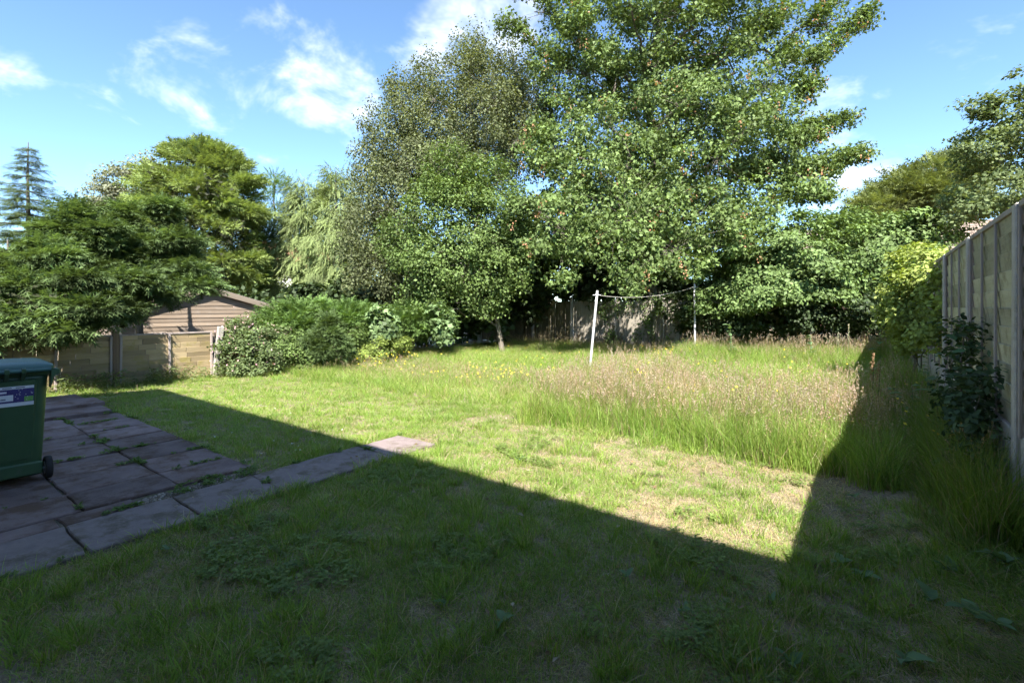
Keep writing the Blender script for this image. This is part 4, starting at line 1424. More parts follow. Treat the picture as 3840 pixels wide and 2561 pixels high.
def low_shrubs():
    for i, (lab, bl, px, d, ty) in enumerate((
            ('low feathery conifer bush right beside the shed', [(1090, 1205, 13.2, 95, 55, .7), (1160, 1175, 13.4, 90, 34, .6), (1060, 1250, 12.8, 70, 50, .5), (1170, 1220, 13, 80, 60, .6)], 1110, 13.4, 1150),
            ('wide low conifer bush in the middle of the left border', [(1290, 1185, 13.9, 90, 40, .7), (1370, 1210, 13.9, 80, 50, .6), (1290, 1230, 13.4, 80, 60, .6)], 1300, 14, 1150),
            ('low conifer bush at the dark end of the left border', [(1540, 1190, 15.4, 90, 36, .7), (1600, 1220, 15, 90, 50, .6), (1500, 1230, 14.8, 70, 50, .6)], 1550, 15.4, 1160))):
        conifer('conifer_bush', lab, 'bush', bl, 110, .26, 68, .24, LOW, ground_pt(px, d), P(px, ty, d), r0=.04, limbs=7, seed=151 + i, lift=.3, flat=.6, group='low conifer bushes in the left border')
    conifer('cone_conifer', 'small dark cone shaped conifer in the left border', 'bush', [(1225, 1230, 11.6, 34, 40, .2), (1230, 1290, 11.4, 68, 55, .4), (1225, 1195, 11.6, 12, 25, .08)], 60, .17, 70, .17, CYP, ground_pt(1230, 11.7), P(1225, 1165, 11.6), r0=.03, limbs=5, seed=161, lift=.2)
    def pink(root, C, r):
        n = 150
        pos = C[r.choice(len(C), n)] + r.normal(0, .14, (n, 3)) + np.array((.05, -.08, .05))
        fr = frames(np.array((.3, -.4, .6)) + r.normal(0, .5, (n, 3)), None, r)
        o = link('blossom', join_batches('blossom', [batch(DIAMOND[0] * 1.3, DIAMOND[1], pos, fr, r.uniform(.025, .045, n), tone_cols([(.42, .20, .25), (.55, .33, .36), (.62, .45, .45)], n, .6, r))]), M_PETAL, root)
        o['kind'] = 'stuff'
    broadleaf('rose_bush', 'straggly bush with small pink flowers at the end of the low fence', 'bush', [(900, 1240, 11.4, 70, 55, .5), (970, 1290, 11.2, 90, 70, .6), (870, 1320, 11, 60, 60, .4), (1010, 1340, 11, 70, 45, .5), (900, 1390, 10.8, 80, 30, .4), (1040, 1260, 11.8, 50, 50, .4)],
              170, .17, 46, .06, pal((.125, .175, .065), .1), ground_pt(940, 11.5), P(940, 1200, 11.4), r0=.025, limbs=10, seed=171, mat=M_LEAFM, extra=pink, shell=.9)
    broadleaf('green_shrub', 'fresh green leafy shrub between the pink bush and the cone conifer', 'bush', [(1100, 1310, 11.4, 60, 60, .45), (1140, 1340, 11.2, 60, 40, .4), (1330, 1270, 12.6, 60, 60, .5), (1180, 1330, 11.3, 40, 40, .3)], 110, .17, 60, .06, HAW, ground_pt(1130, 11.6), P(1120, 1260, 11.5), r0=.02, limbs=8, seed=172, shell=.9)
    broadleaf('yellow_spiraea', 'low yellow green shrub spilling onto the tall grass', 'bush', [(1430, 1300, 12.8, 70, 32, .4), (1380, 1330, 12.4, 60, 28, .4), (1490, 1290, 13.2, 60, 28, .4)], 90, .15, 60, .055, pal((.19, .25, .05), .1), ground_pt(1430, 13), P(1430, 1270, 12.9), r0=.015, limbs=6, seed=173, mat=M_LEAFM)
    for i, (lab, bl, px, d) in enumerate((('pale large leaved sapling growing out of the left border', [(1430, 1190, 13.2, 50, 45, .3), (1450, 1240, 13, 40, 40, .3)], 1440, 13.3),
                                          ('pale large leaved sapling at the dark end of the left border', [(1650, 1190, 14.4, 34, 60, .3), (1660, 1250, 14.2, 30, 40, .3)], 1655, 14.6))):
        broadleaf('sycamore_sapling', lab, 'sapling', bl, 30, .2, 22, .15, pal((.13, .20, .075), .1), ground_pt(px, d), P(px, 1150, d), r0=.02, limbs=5, tmpl=MAPLE, seed=175 + i, up=.5, group='pale saplings in the left border')
    # undergrowth and thickets below and behind the trees, leaves coloured dark for gloom
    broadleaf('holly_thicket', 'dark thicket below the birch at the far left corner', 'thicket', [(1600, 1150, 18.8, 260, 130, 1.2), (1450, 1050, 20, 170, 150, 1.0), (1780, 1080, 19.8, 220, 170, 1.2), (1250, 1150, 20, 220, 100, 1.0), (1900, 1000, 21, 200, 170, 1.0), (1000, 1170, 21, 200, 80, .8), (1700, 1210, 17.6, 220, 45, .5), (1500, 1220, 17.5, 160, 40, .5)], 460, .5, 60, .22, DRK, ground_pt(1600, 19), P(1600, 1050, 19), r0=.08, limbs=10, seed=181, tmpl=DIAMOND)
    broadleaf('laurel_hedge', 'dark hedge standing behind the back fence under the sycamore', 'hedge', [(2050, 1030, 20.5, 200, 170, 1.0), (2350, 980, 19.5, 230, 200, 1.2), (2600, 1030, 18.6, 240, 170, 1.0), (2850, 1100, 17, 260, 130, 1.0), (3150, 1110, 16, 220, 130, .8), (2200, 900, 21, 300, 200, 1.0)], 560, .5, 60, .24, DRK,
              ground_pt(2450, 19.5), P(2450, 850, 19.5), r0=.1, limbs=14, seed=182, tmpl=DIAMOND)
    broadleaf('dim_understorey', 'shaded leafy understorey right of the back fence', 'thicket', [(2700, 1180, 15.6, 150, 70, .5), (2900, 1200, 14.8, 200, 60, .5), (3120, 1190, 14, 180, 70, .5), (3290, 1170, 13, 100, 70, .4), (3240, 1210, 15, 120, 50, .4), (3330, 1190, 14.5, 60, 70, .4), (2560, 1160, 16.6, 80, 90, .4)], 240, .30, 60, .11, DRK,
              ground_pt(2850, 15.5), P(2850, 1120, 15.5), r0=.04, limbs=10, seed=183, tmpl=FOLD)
    # ivy hanging on the pale back fence
    iv = np.random.default_rng(77)
    C = np.stack([iv.uniform(-8.4, -3.0, 120), 16.86 + iv.normal(0, .05, 120), iv.uniform(.2, 1.9, 120)], 1)
    keep = (fbm(C[:, 0] * 1.4, C[:, 2] * 1.2, 5) > .47)
    C = C[keep]
    root = empty('fence_ivy', (-5.6, 16.9, 0))
    T = Tubes()
    for c in C:
        x0 = c[0] + iv.normal(0, .1)
        T.add(np.array([(x0, 16.93, 0), (x0 + .05, 16.92, c[2] * .5), (c[0], c[1] + .03, c[2])]) - np.array((-5.6, 16.9, 0)), [.012, .01, .005], 4)
    st_ = link('stems', T.mesh('stems'), M_BARK, root); st_['kind'] = 'stuff'
    crown(root, [leaf_cloud(C - np.array((-5.6, 16.9, 0)), .22, 40, .085, IVY, seed=5, flat=1.2, up=.3, out=.1, axis=(0, 3, 0))], M_LEAF, 'leaves')
    tag(root, 'ivy climbing the bleached fence behind the washing line', 'ivy')


low_shrubs()


def fence_climber():
    """dark bramble against the tall fence"""
    r = np.random.default_rng(15)
    base = np.array((.62, 5.55, .1))
    root = empty('bramble', tuple(base))
    C = np.concatenate([np.stack([r.uniform(.52, .73, 44), r.normal(5.45, .34, 44), r.uniform(.35, 1.05, 44)], 1), np.stack([r.uniform(.56, .72, 14), r.normal(5.7, .20, 14), r.uniform(1.0, 1.42, 14)], 1),
                        np.stack([r.uniform(.50, .72, 22), r.uniform(4.5, 5.4, 22), r.uniform(.3, .75, 22)], 1)]) - base
    skeleton(root, np.zeros(3), np.array((.02, .1, 1.35)), C, M_BARK, .018, 9, seed=4)
    crown(root, [leaf_cloud(C, .12, 26, .056, [(.030, .050, .024), (.050, .085, .036), (.085, .135, .060)], seed=6, flat=.9, up=.5, out=.3)], M_LEAF, 'leaves')
    # a few broad leaves at its top, each its own piece
    me_l = np_mesh('broad_leaf', OVAL[0] * np.array((1.25, 1, 1)), [np.array(OVAL[1][0]), np.array(OVAL[1][1])], col=np.tile((.06, .13, .05), (7, 1)))
    for i in range(16):
        p = np.array((r.uniform(.50, .66), r.normal(5.5, .28), r.uniform(.85, 1.42))) - base
        link('broad_leaf', me_l, M_LEAF, root, tuple(p), (r.uniform(-.6, .3), r.uniform(-.5, .5), r.uniform(0, 6.28))).scale = (r.uniform(.08, .14),) * 3
    tag(root, 'dark bramble climbing the tall fence beside the concrete post', 'bramble')


fence_climber()


# ------------------------------------------------------------------ grass
GREEN = [(.130, .208, .036), (.212, .328, .060), (.310, .425, .108)]
GREEN_L = [(.135, .220, .040), (.220, .335, .065), (.32, .435, .115)]
STRAW = [(.32, .25, .15), (.46, .38, .25), (.58, .51, .37)]
PINK = [(.32, .24, .19), (.44, .34, .275), (.56, .46, .385)]
RUSSET = [(.25, .12, .05), (.34, .17, .075), (.40, .24, .12)]


def tuft(seed, spec):
    rg = np.random.default_rng(seed)
    parts = []
    for kind, kw in spec:
        if kind == 'b':
            parts.append(blades(rg=rg, **kw))
        else:      # flowering stem with a loose head
            n, hmin, hmax, rad, pal, hl, hn, hs = (kw[k] for k in ('n', 'hmin', 'hmax', 'r', 'pal', 'hl', 'hn', 'hs'))
            a = rg.random(n) * 6.283; q = rad * rg.random(n) ** .5
            for i in range(n):
                h = rg.uniform(hmin, hmax); la = rg.random() * 6.283; ln = abs(rg.normal(.12, .08)) * h
                s = np.linspace(0, 1, 4)
                pt = np.stack([q[i] * math.cos(a[i]) + math.cos(la) * ln * s ** 2, q[i] * math.sin(a[i]) + math.sin(la) * ln * s ** 2, h * s], 1)
                w = .0011
                V = np.concatenate([pt + np.array((w, 0, 0)), pt + np.array((-w, w, 0))])
                Q = np.array([(k, k + 1, k + 5, k + 4) for k in range(3)])
                sc = tone_cols([(.18, .19, .07), (.30, .26, .13)], 1, .6, rg)
                parts.append((V, [Q], np.repeat(sc, 8, 0)))
                tip = pt[-1]; dr = unit((pt[-1] - pt[-2])[None])[0]
                t = rg.random(hn)
                pos = tip - dr * hl * (1 - t)[:, None] + rg.normal(0, 1, (hn, 3)) * (hs * .55 * (1.1 - t))[:, None]
                fr = frames(rg.normal(size=(hn, 3)), dr * 1.2 + rg.normal(0, .5, (hn, 3)), rg)
                parts.append(batch(DIAMOND[0] * np.array((.8, 1, 1)), DIAMOND[1], pos, fr, rg.uniform(.7, 1.3, hn) * hs, tone_cols(pal, hn, .6, rg)))
    me = join_batches('grass_tuft', parts)
    me.materials.append(M_GRASS)
    return me


def lawn_protos():
    P_ = []
    for i in range(6):      # green mown
        P_.append(tuft(10 + i, [('b', dict(n=36, r=.070, hmin=.016, hmax=.060, w=.0042, lean=.95, palette=GREEN, seg=2, dryp=.10, dry=STRAW))]))
    for i in range(4):      # half dry
        P_.append(tuft(30 + i, [('b', dict(n=36, r=.075, hmin=.012, hmax=.050, w=.0040, lean=1.0, palette=GREEN, seg=2, dryp=.55, dry=STRAW))]))
    for i in range(3):      # straw thatch, lying
        P_.append(tuft(40 + i, [('b', dict(n=44, r=.08, hmin=.008, hmax=.034, w=.0036, lean=1.7, palette=STRAW, seg=2, dryp=.10, dry=GREEN))]))
    for i in range(2):      # russet dead moss
        P_.append(tuft(50 + i, [('b', dict(n=44, r=.08, hmin=.005, hmax=.020, w=.004, lean=1.8, palette=RUSSET, seg=2, dryp=.25, dry=STRAW))]))
    for i in range(2):      # longer rogue blades
        P_.append(tuft(60 + i, [('b', dict(n=26, r=.05, hmin=.05, hmax=.13, w=.0048, lean=.7, palette=GREEN, seg=3, dryp=.12, dry=STRAW))]))
    return P_


def mown(x, y):
    """short-cut ground: the near lawn and the strip that carries on from the path"""
    edge = 5.42 + .10 * np.sin(x * 2.1) + .22 * (fbm(x * 1.3, y * .2, 8) - .5)
    edge = edge + np.where(x < -4.6, .35, 0)
    strip = (np.abs(x + 4.30 + .10 * (y - 5.4)) < .42 + .12 * np.sin(y * 1.7)) & (y < 9.0)
    bank = (x > -.05 + .25 * (fbm(y * 1.4, x, 4) - .5)) & (y > 5.0)
    return ((y < edge) | strip) & ~bank


def lawn():
    r = np.random.default_rng(3)
    pts = []
    # denser where the camera is near
    for (y0, y1, x0, x1, dens) in ((.4, 2.6, -4.2, .75, 620), (2.6, 4.2, -4.8, .75, 480), (4.2, 6.2, -5.2, .75, 300), (2.0, 6.2, -9.0, -4.5, 280), (1.7, 6.4, -12, -9.0, 220), (6.0, 9.2, -6.2, -3.2, 240)):
        n = int((y1 - y0) * (x1 - x0) * dens)
        pts.append(np.stack([r.uniform(x0, x1, n), r.uniform(y0, y1, n)], 1))
    p = np.concatenate(pts)
    x, y = p[:, 0], p[:, 1]
    # in view only (a margin round the frame)
    dpt = -math.sin(YAW) * x + math.cos(YAW) * y; sx = math.cos(YAW) * x + math.sin(YAW) * y
    keep = (~on_paving(x, y)) & mown(x, y) & (dpt > .8) & (np.abs(sx) < dpt * 1.25 + .8)
    x, y = x[keep], y[keep]; n = len(x)
    dry = .5 * fbm(x * 1.4, y * 1.4, 21, 3) + .5 * fbm(x * 5.0, y * 5.0, 22, 3)
    dry = .5 + (dry - .5) * 1.35
    dry = dry + .12 * np.clip((x + 3.4) / 1.6, -1.0, .6) + .05 * (fbm(x * 6, y * 6, 5) - .5) * 4
    dry = dry - np.where(x < -4.5, .16, .02)
    fine = r.random(n)
    pick = np.where(dry < .50, r.integers(0, 6, n), np.where(dry < .60, np.where(fine < .55, r.integers(0, 6, n), r.integers(6, 10, n)), np.where(dry < .70, np.where(fine < .35, r.integers(0, 6, n), np.where(fine < .7, r.integers(6, 10, n), r.integers(10, 13, n))),
                                                                                                                                   np.where(fine < .12, r.integers(0, 6, n), np.where(fine < .45, r.integers(6, 10, n), r.integers(10, 13, n))))))
    # russet dead strip where the path is overgrown
    rus = ((np.abs(x + 4.22) < .24) & (y > 3.86) & (y < 4.25)) | ((np.abs(x + 4.42) < .20) & (y > 4.75) & (y < 5.35)) | ((np.abs(x + 4.3) < .2) & (y > 6.3) & (y < 7.1)) | ((np.abs(x + .1) < .28) & (np.abs(y - 5.22) < .16))
    pick = np.where(rus & (fine < .75), r.integers(13, 15, n), pick)
    pick = np.where(~rus & (r.random(n) < .20 * (fbm(x * 3.1, y * 3.1, 77) > .52) + .02) & (dry < .66), r.integers(15, 17, n), pick)
    # a layer of dead thatch lying below the green, thick where the ground is dry
    th = r.random(n) < np.clip((dry - .44) * 2.4, .06, .8)
    jx = r.normal(0, .04, n)[th]; jy = r.normal(0, .04, n)[th]
    # green thins out over the dry ground
    gone = (r.random(n) < np.clip((dry - .58) * 2.0, 0, .42)) & ~rus & (pick < 10)
    k = ~gone
    tx, ty = x[th] + jx, y[th] + jy
    ok = ~on_paving(tx, ty)
    tx, ty = tx[ok], ty[ok]
    x = np.concatenate([x[k], tx]); y = np.concatenate([y[k], ty]); pick = np.concatenate([pick[k], r.integers(10, 13, len(tx))])
    n = len(x)
    hgt = .50 + 1.7 * (.5 * fbm(x * 2.6, y * 2.6, 14) + .5 * fbm(x * 7, y * 7, 15)) ** 1.3
    hgt = np.where((x < -4.5), hgt * .95, hgt)
    s = r.uniform(.85, 1.2, n)
    z = ground_z(x, y) - .018
    bri = (.82 + .36 * fbm(x * .9, y * .9, 55)) * r.uniform(.88, 1.12, n)
    hue = np.stack([bri * r.uniform(.92, 1.1, n), bri, bri * r.uniform(.85, 1.15, n)], 1)
    scatter('lawn_grass', np.stack([x, y, z], 1), np.stack([r.normal(0, .08, n), r.normal(0, .08, n), r.uniform(0, 6.28, n)], 1), np.stack([s, s, s * hgt], 1), pick, hue, lawn_protos(),
            'short mown lawn grass with dry straw patches', 'grass')


lawn()


def tall_protos():
    P_ = []
    for i in range(5):      # leafy, tall
        P_.append(tuft(70 + i, [('b', dict(n=40, r=.11, hmin=.12, hmax=.50, w=.0056, lean=.45, palette=GREEN_L, seg=3, dryp=.12, dry=STRAW))]))
    for i in range(5):      # with pinkish feathery heads
        P_.append(tuft(80 + i, [('b', dict(n=26, r=.10, hmin=.14, hmax=.40, w=.0056, lean=.4, palette=GREEN_L, seg=3, dryp=.28, dry=STRAW)),
                                ('s', dict(n=7, hmin=.30, hmax=.62, r=.13, pal=PINK, hl=.075, hn=10, hs=.014))]))
    for i in range(4):      # wispy straw-headed
        P_.append(tuft(90 + i, [('b', dict(n=24, r=.10, hmin=.10, hmax=.30, w=.0050, lean=.5, palette=GREEN_L, seg=3, dryp=.30, dry=STRAW)),
                                ('s', dict(n=7, hmin=.26, hmax=.48, r=.11, pal=STRAW, hl=.06, hn=8, hs=.011))]))
    for i in range(3):      # medium, rough
        P_.append(tuft(100 + i, [('b', dict(n=44, r=.11, hmin=.08, hmax=.24, w=.0055, lean=.55, palette=GREEN_L, seg=3, dryp=.12, dry=STRAW))]))
    return P_


def meadow():
    r = np.random.default_rng(4)
    pts = []
    for (y0, y1, x0, x1, dens) in ((4.9, 8.0, -4.6, .72, 190), (8.0, 17.0, -6, .72, 80), (5.0, 9.0, -12.2, -4.2, 95), (9.0, 17.0, -12.4, -6, 60), (17.0, 21, -5, 3, 40), (1.8, 5.4, -.45, .74, 120), (4.0, 6.8, .46, .74, 230)):
        n = int((y1 - y0) * (x1 - x0) * dens)
        pts.append(np.stack([r.uniform(x0, x1, n), r.uniform(y0, y1, n)], 1))
    p = np.concatenate(pts)
    x, y = p[:, 0], p[:, 1]
    bankzone = (y < 5.2)
    soft = mown(x, y) & ~mown(x, y + .40) & (r.random(len(x)) < .12) & (x < .1)
    keep = (~mown(x, y) | bankzone | soft) & (~bankzone | (x > .42 - .12 * np.clip(y - 4.0, 0, 1.2) + .5 * (fbm(x * 1.6, y * 1.6, 29) - .5)))
    keep &= ~((x < -11.4) & (y < 4.6))
    x, y, soft = x[keep], y[keep], soft[keep]; n = len(x)
    left = x < -4.6
    # growth: high on the right, lower and thinner on the left, rough at the back
    g = .75 + .5 * fbm(x * .8, y * .8, 61)
    hgt = np.where(left, .64 * g, 1.18 * g)
    hgt = np.where(left & (y > 8.5), hgt * .95, hgt)
    hgt = np.where(~left & (y > 10.2) & (y < 14), hgt * .72, hgt)
    hgt = np.where(y > 14.5, hgt * 1.15, hgt)
    hgt = np.where(x > .15, hgt * np.clip(.10 + .18 * (y - 3.2), .10, 1.15), hgt)
    hgt = np.where(soft, hgt * r.uniform(.25, .55, n), hgt)
    nearf = (x > .46) & (y > 4.0) & (y < 7)
    hgt = np.where(nearf, r.uniform(.9, 1.6, n), hgt)
    heads = fbm(x * .7, y * .7, 71)
    f = r.random(n)
    pick = r.integers(0, 5, n)
    pinkz = (~left & (y > 5.6) & (y < 10.6) & (x < .45)) | (left & (y > 6.3) & (y < 8.8) & (x > -10.3)) 
    pick = np.where(pinkz & ~left & (f < np.where(y < 9, .30, .10) + .70 * (heads - .30)), r.integers(5, 10, n), pick)
    pick = np.where(pinkz & left & (f < .36), np.where(r.random(n) < .5, r.integers(10, 14, n), r.integers(5, 10, n)), pick)
    pick = np.where(~pinkz & (f < .10), r.integers(10, 14, n), pick)
    pick = np.where(~left & (y > 10.4) & (y < 14) & (f > .45), r.integers(14, 17, n), pick)
    pick = np.where(left & (f > .62), r.integers(14, 17, n), pick)
    pick = np.where((y > 14.5) & (f < .3), r.integers(5, 10, n), pick)
    s = r.uniform(.85, 1.25, n) * np.where(y > 9, 1.25, 1.0)
    z = ground_z(x, y) - .02
    bri = (.85 + .3 * fbm(x * .8, y * .8, 91)) * r.uniform(.88, 1.12, n)
    hue = np.stack([bri * r.uniform(.92, 1.12, n), bri, bri * r.uniform(.85, 1.1, n)], 1)
    hue = hue * np.where((x > .30) & (y < 9), .68, 1.0)[:, None]      # blade colour darkened beside the fence to deepen its shade
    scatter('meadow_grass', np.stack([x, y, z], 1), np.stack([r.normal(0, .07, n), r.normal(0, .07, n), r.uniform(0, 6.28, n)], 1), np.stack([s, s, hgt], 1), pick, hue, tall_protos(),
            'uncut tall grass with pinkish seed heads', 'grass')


meadow()


def wild_flowers():
    """yellow hawkbit heads over the left meadow and a few elsewhere, white daisies on the lawn edge"""
    r = np.random.default_rng(6)
    x = np.concatenate([r.uniform(-10.6, -5.0, 210), r.uniform(-11, -4.5, 80), r.uniform(-4, .3, 40), r.uniform(.1, .7, 14)])
    y = np.concatenate([r.uniform(6.2, 8.8, 210), r.uniform(7, 14, 80), r.uniform(6, 13, 40), r.uniform(4, 8, 14)])
    k = (fbm(x * 1.1, y * 1.1, 17) > .44) | (x > -4.4)
    x, y = x[k], y[k]
    # bunches of ragwort
    for (px, py, dd, m) in ((2380, 1520, 7.6, 12), (2500, 1310, 12.0, 12), (3010, 1370, 8.5, 4), (2590, 1300, 12.4, 5), (2270, 1390, 9.6, 5)):
        c = P(px, py, dd); x = np.append(x, c[0] + r.normal(0, .16, m)); y = np.append(y, c[1] + r.normal(0, .16, m))
    n = len(x)
    h = np.where(x < -4.5, r.uniform(.22, .40, n), r.uniform(.38, .58, n)) + ground_z(x, y)
    a = np.arange(8) / 8 * 2 * np.pi
    T = np.concatenate([np.array([(0, 0, .15)]), np.stack([np.cos(a), np.sin(a), np.where(np.arange(8) % 2, -.1, .12)], 1) * np.where(np.arange(8) % 2, .72, 1)[:, None]])
    F = [[(0, 1 + i, 1 + (i + 1) % 8) for i in range(8)]]
    pos = np.stack([x, y, h], 1)
    fr = frames(np.array((.25, -.35, 1)) + r.normal(0, .3, (n, 3)), None, r)
    parts = [batch(T, F, pos, fr, r.uniform(.011, .019, n), tone_cols([(.62, .42, .02), (.75, .58, .04), (.80, .66, .10)], n, .6, r))]
    # stems
    sv = np.array([(.0012, 0, 0), (-.0012, 0, 0), (-.0008, 0, 1), (.0008, 0, 1)])
    V = np.stack([np.stack([x + v[0], y + v[1] + .0005, h * v[2]], 1) for v in sv], 1).reshape(-1, 3)
    Q = (np.arange(n) * 4)[:, None] + np.array([[0, 1, 2, 3]])
    parts.append((V, [Q], np.tile((.12, .17, .05), (len(V), 1))))
    o = link('yellow_flowers', join_batches('yellow_flowers', parts), M_PETAL)
    tag(o, 'small yellow hawkbit flowers dotted through the tall grass', 'flowers', kind='stuff')
    n = 26
    x = np.concatenate([r.normal(-4.95, .10, 8), r.uniform(-8.5, -4.8, 18)]); y = np.concatenate([r.normal(2.75, .18, 8), r.uniform(2.4, 3.8, 18)])
    fr = frames(np.array((0, 0, 1)) + r.normal(0, .2, (n, 3)), None, r)
    o = link('daisies', join_batches('daisies', [batch(T, F, np.stack([x, y, .05 + 0 * x], 1), fr, r.uniform(.008, .012, n), np.tile((.72, .72, .70), (n, 1)))]), M_PETAL)
    tag(o, 'tiny white daisies in the shaded lawn beside the patio', 'flowers', kind='stuff')


wild_flowers()


def lawn_litter():
    """clover leaves and small rosettes through the turf, with a few fallen leaves"""
    r = np.random.default_rng(44)
    n = 5200
    x = r.uniform(-4.0, .6, n); y = r.uniform(1.0, 5.3, n)
    k = (fbm(x * 1.9, y * 1.9, 63) > .65) & ~on_paving(x, y) & mown(x, y)
    x, y = x[k], y[k]; n = len(x)
    protos = []
    for i in range(4):
        rg = np.random.default_rng(600 + i); m = 9
        a = rg.random(m) * 6.283; q = rg.uniform(.004, .045, m)
        pos = np.stack([np.cos(a) * q, np.sin(a) * q, rg.uniform(.018, .042, m)], 1)
        V, F, C = [], [], []
        parts = []
        for t in range(3):
            th = a + t * 2.094
            ya = np.stack([np.cos(th), np.sin(th), np.full(m, .15)], 1)
            fr = frames(np.array((0, 0, 1)) + rg.normal(0, .25, (m, 3)), ya, rg)
            parts.append(batch(DIAMOND[0] * np.array((1.3, 1, 1)), DIAMOND[1], pos, fr, rg.uniform(.009, .016, m), tone_cols([(.13, .19, .05), (.19, .26, .075), (.25, .32, .10)], m, .6, rg)))
        me = join_batches('clover', parts); me.materials.append(M_GRASS); protos.append(me)
    s = r.uniform(.8, 1.4, n)
    scatter('clover', np.stack([x, y, ground_z(x, y) - .012], 1), np.stack([0 * x, 0 * x, r.uniform(0, 6.28, n)], 1), np.stack([s, s, s], 1), r.integers(0, 4, n), np.ones((n, 3)) * r.uniform(.8, 1.2, (n, 1)), protos,
            'clover growing through the mown lawn', 'clover')
    n = 150
    x = r.uniform(-4.4, .7, n); y = r.uniform(1.2, 5.3, n)
    fr = frames(np.array((0, 0, 1)) + r.normal(0, .45, (n, 3)), None, r)
    o = link('fallen_leaves', join_batches('fallen_leaves', [batch(OVAL[0], OVAL[1], np.stack([x, y, ground_z(x, y) + .022], 1), fr, r.uniform(.02, .045, n), tone_cols([(.14, .085, .05), (.26, .18, .11), (.40, .34, .27)], n, .8, r))]), M_LEAFM)
    tag(o, 'dry brown fallen leaves scattered over the lawn', 'leaves', kind='stuff')


lawn_litter()


# ------------------------------------------------------------------ single plants
def leaf_piece(w, l, curl, cols, seed):
    """one broad leaf: midrib fold, curled tip, wavy edge; grows along +y"""
    r = np.random.default_rng(seed)
    n = 5
    V, F = [], []
    for i in range(n + 1):
        t = i / n
        ww = w * math.sin(math.pi * (.06 + .94 * t) ** .8) * (1 + r.normal(0, .06))
        if i == n: ww = .001
        z = curl * (t - 1.3 * t * t) * l
        V += [(-ww / 2, l * t, z + .16 * ww), (0, l * t, z), (ww / 2, l * t, z + .16 * ww)]
    for i in range(n):
        a = i * 3
        F += [(a, a + 1, a + 4, a + 3), (a + 1, a + 2, a + 5, a + 4)]
    c = tone_cols(cols, 1, .5, r)
    return np_mesh('leaf', np.array(V), [np.array(F)], col=np.repeat(c, len(V), 0), smooth=True)


WEEDC = [(.09, .16, .075), (.13, .21, .10), (.18, .27, .14)]
LEAVES = [leaf_piece(.055 + .02 * (i % 3), .13 + .03 * (i % 2), .35, WEEDC, 200 + i) for i in range(6)]
SMALLL = [leaf_piece(.022, .06, .3, [(.09, .16, .045), (.13, .22, .07)], 220 + i) for i in range(4)]


def weed(name, x, y, n, s, label, cat, group, upright=.35, leaves=None, stem=0.0):
    z = float(ground_z(x, y))
    o = empty(name, (x, y, z), random.uniform(0, 6.28))
    lv = leaves or LEAVES
    for i in range(n):
        a = 6.283 * i / n + random.uniform(-.8, .8)
        e = link('leaf', lv[i % len(lv)], M_LEAFM, o, (.01 * math.cos(a), .01 * math.sin(a), .008 + stem * (i / max(1, n - 1))), (upright + random.uniform(-.2, .2), random.uniform(-.2, .2), a))
        k = s * random.uniform(.45, 1.35)
        e.scale = (k, k, k)
    if stem:
        T = Tubes(); T.add([(0, 0, 0), (.005, .003, stem * .6), (.0, .01, stem * 1.05)], [.005, .004, .002], 5)
        link('stem', T.mesh('stem'), M_LEAFM2, o)
    tag(o, label, cat, group)
    return o


M_LEAFM2 = surf_mat('green_stem', (.07, .12, .04), (.11, .17, .06), rough=.6, bump=.1)


def ground_at(px, py):
    """ground point under a photograph pixel"""
    d = CAMZ * FPX / (py - HORIZ)
    p = P(px, py, d)
    return p[0], p[1]


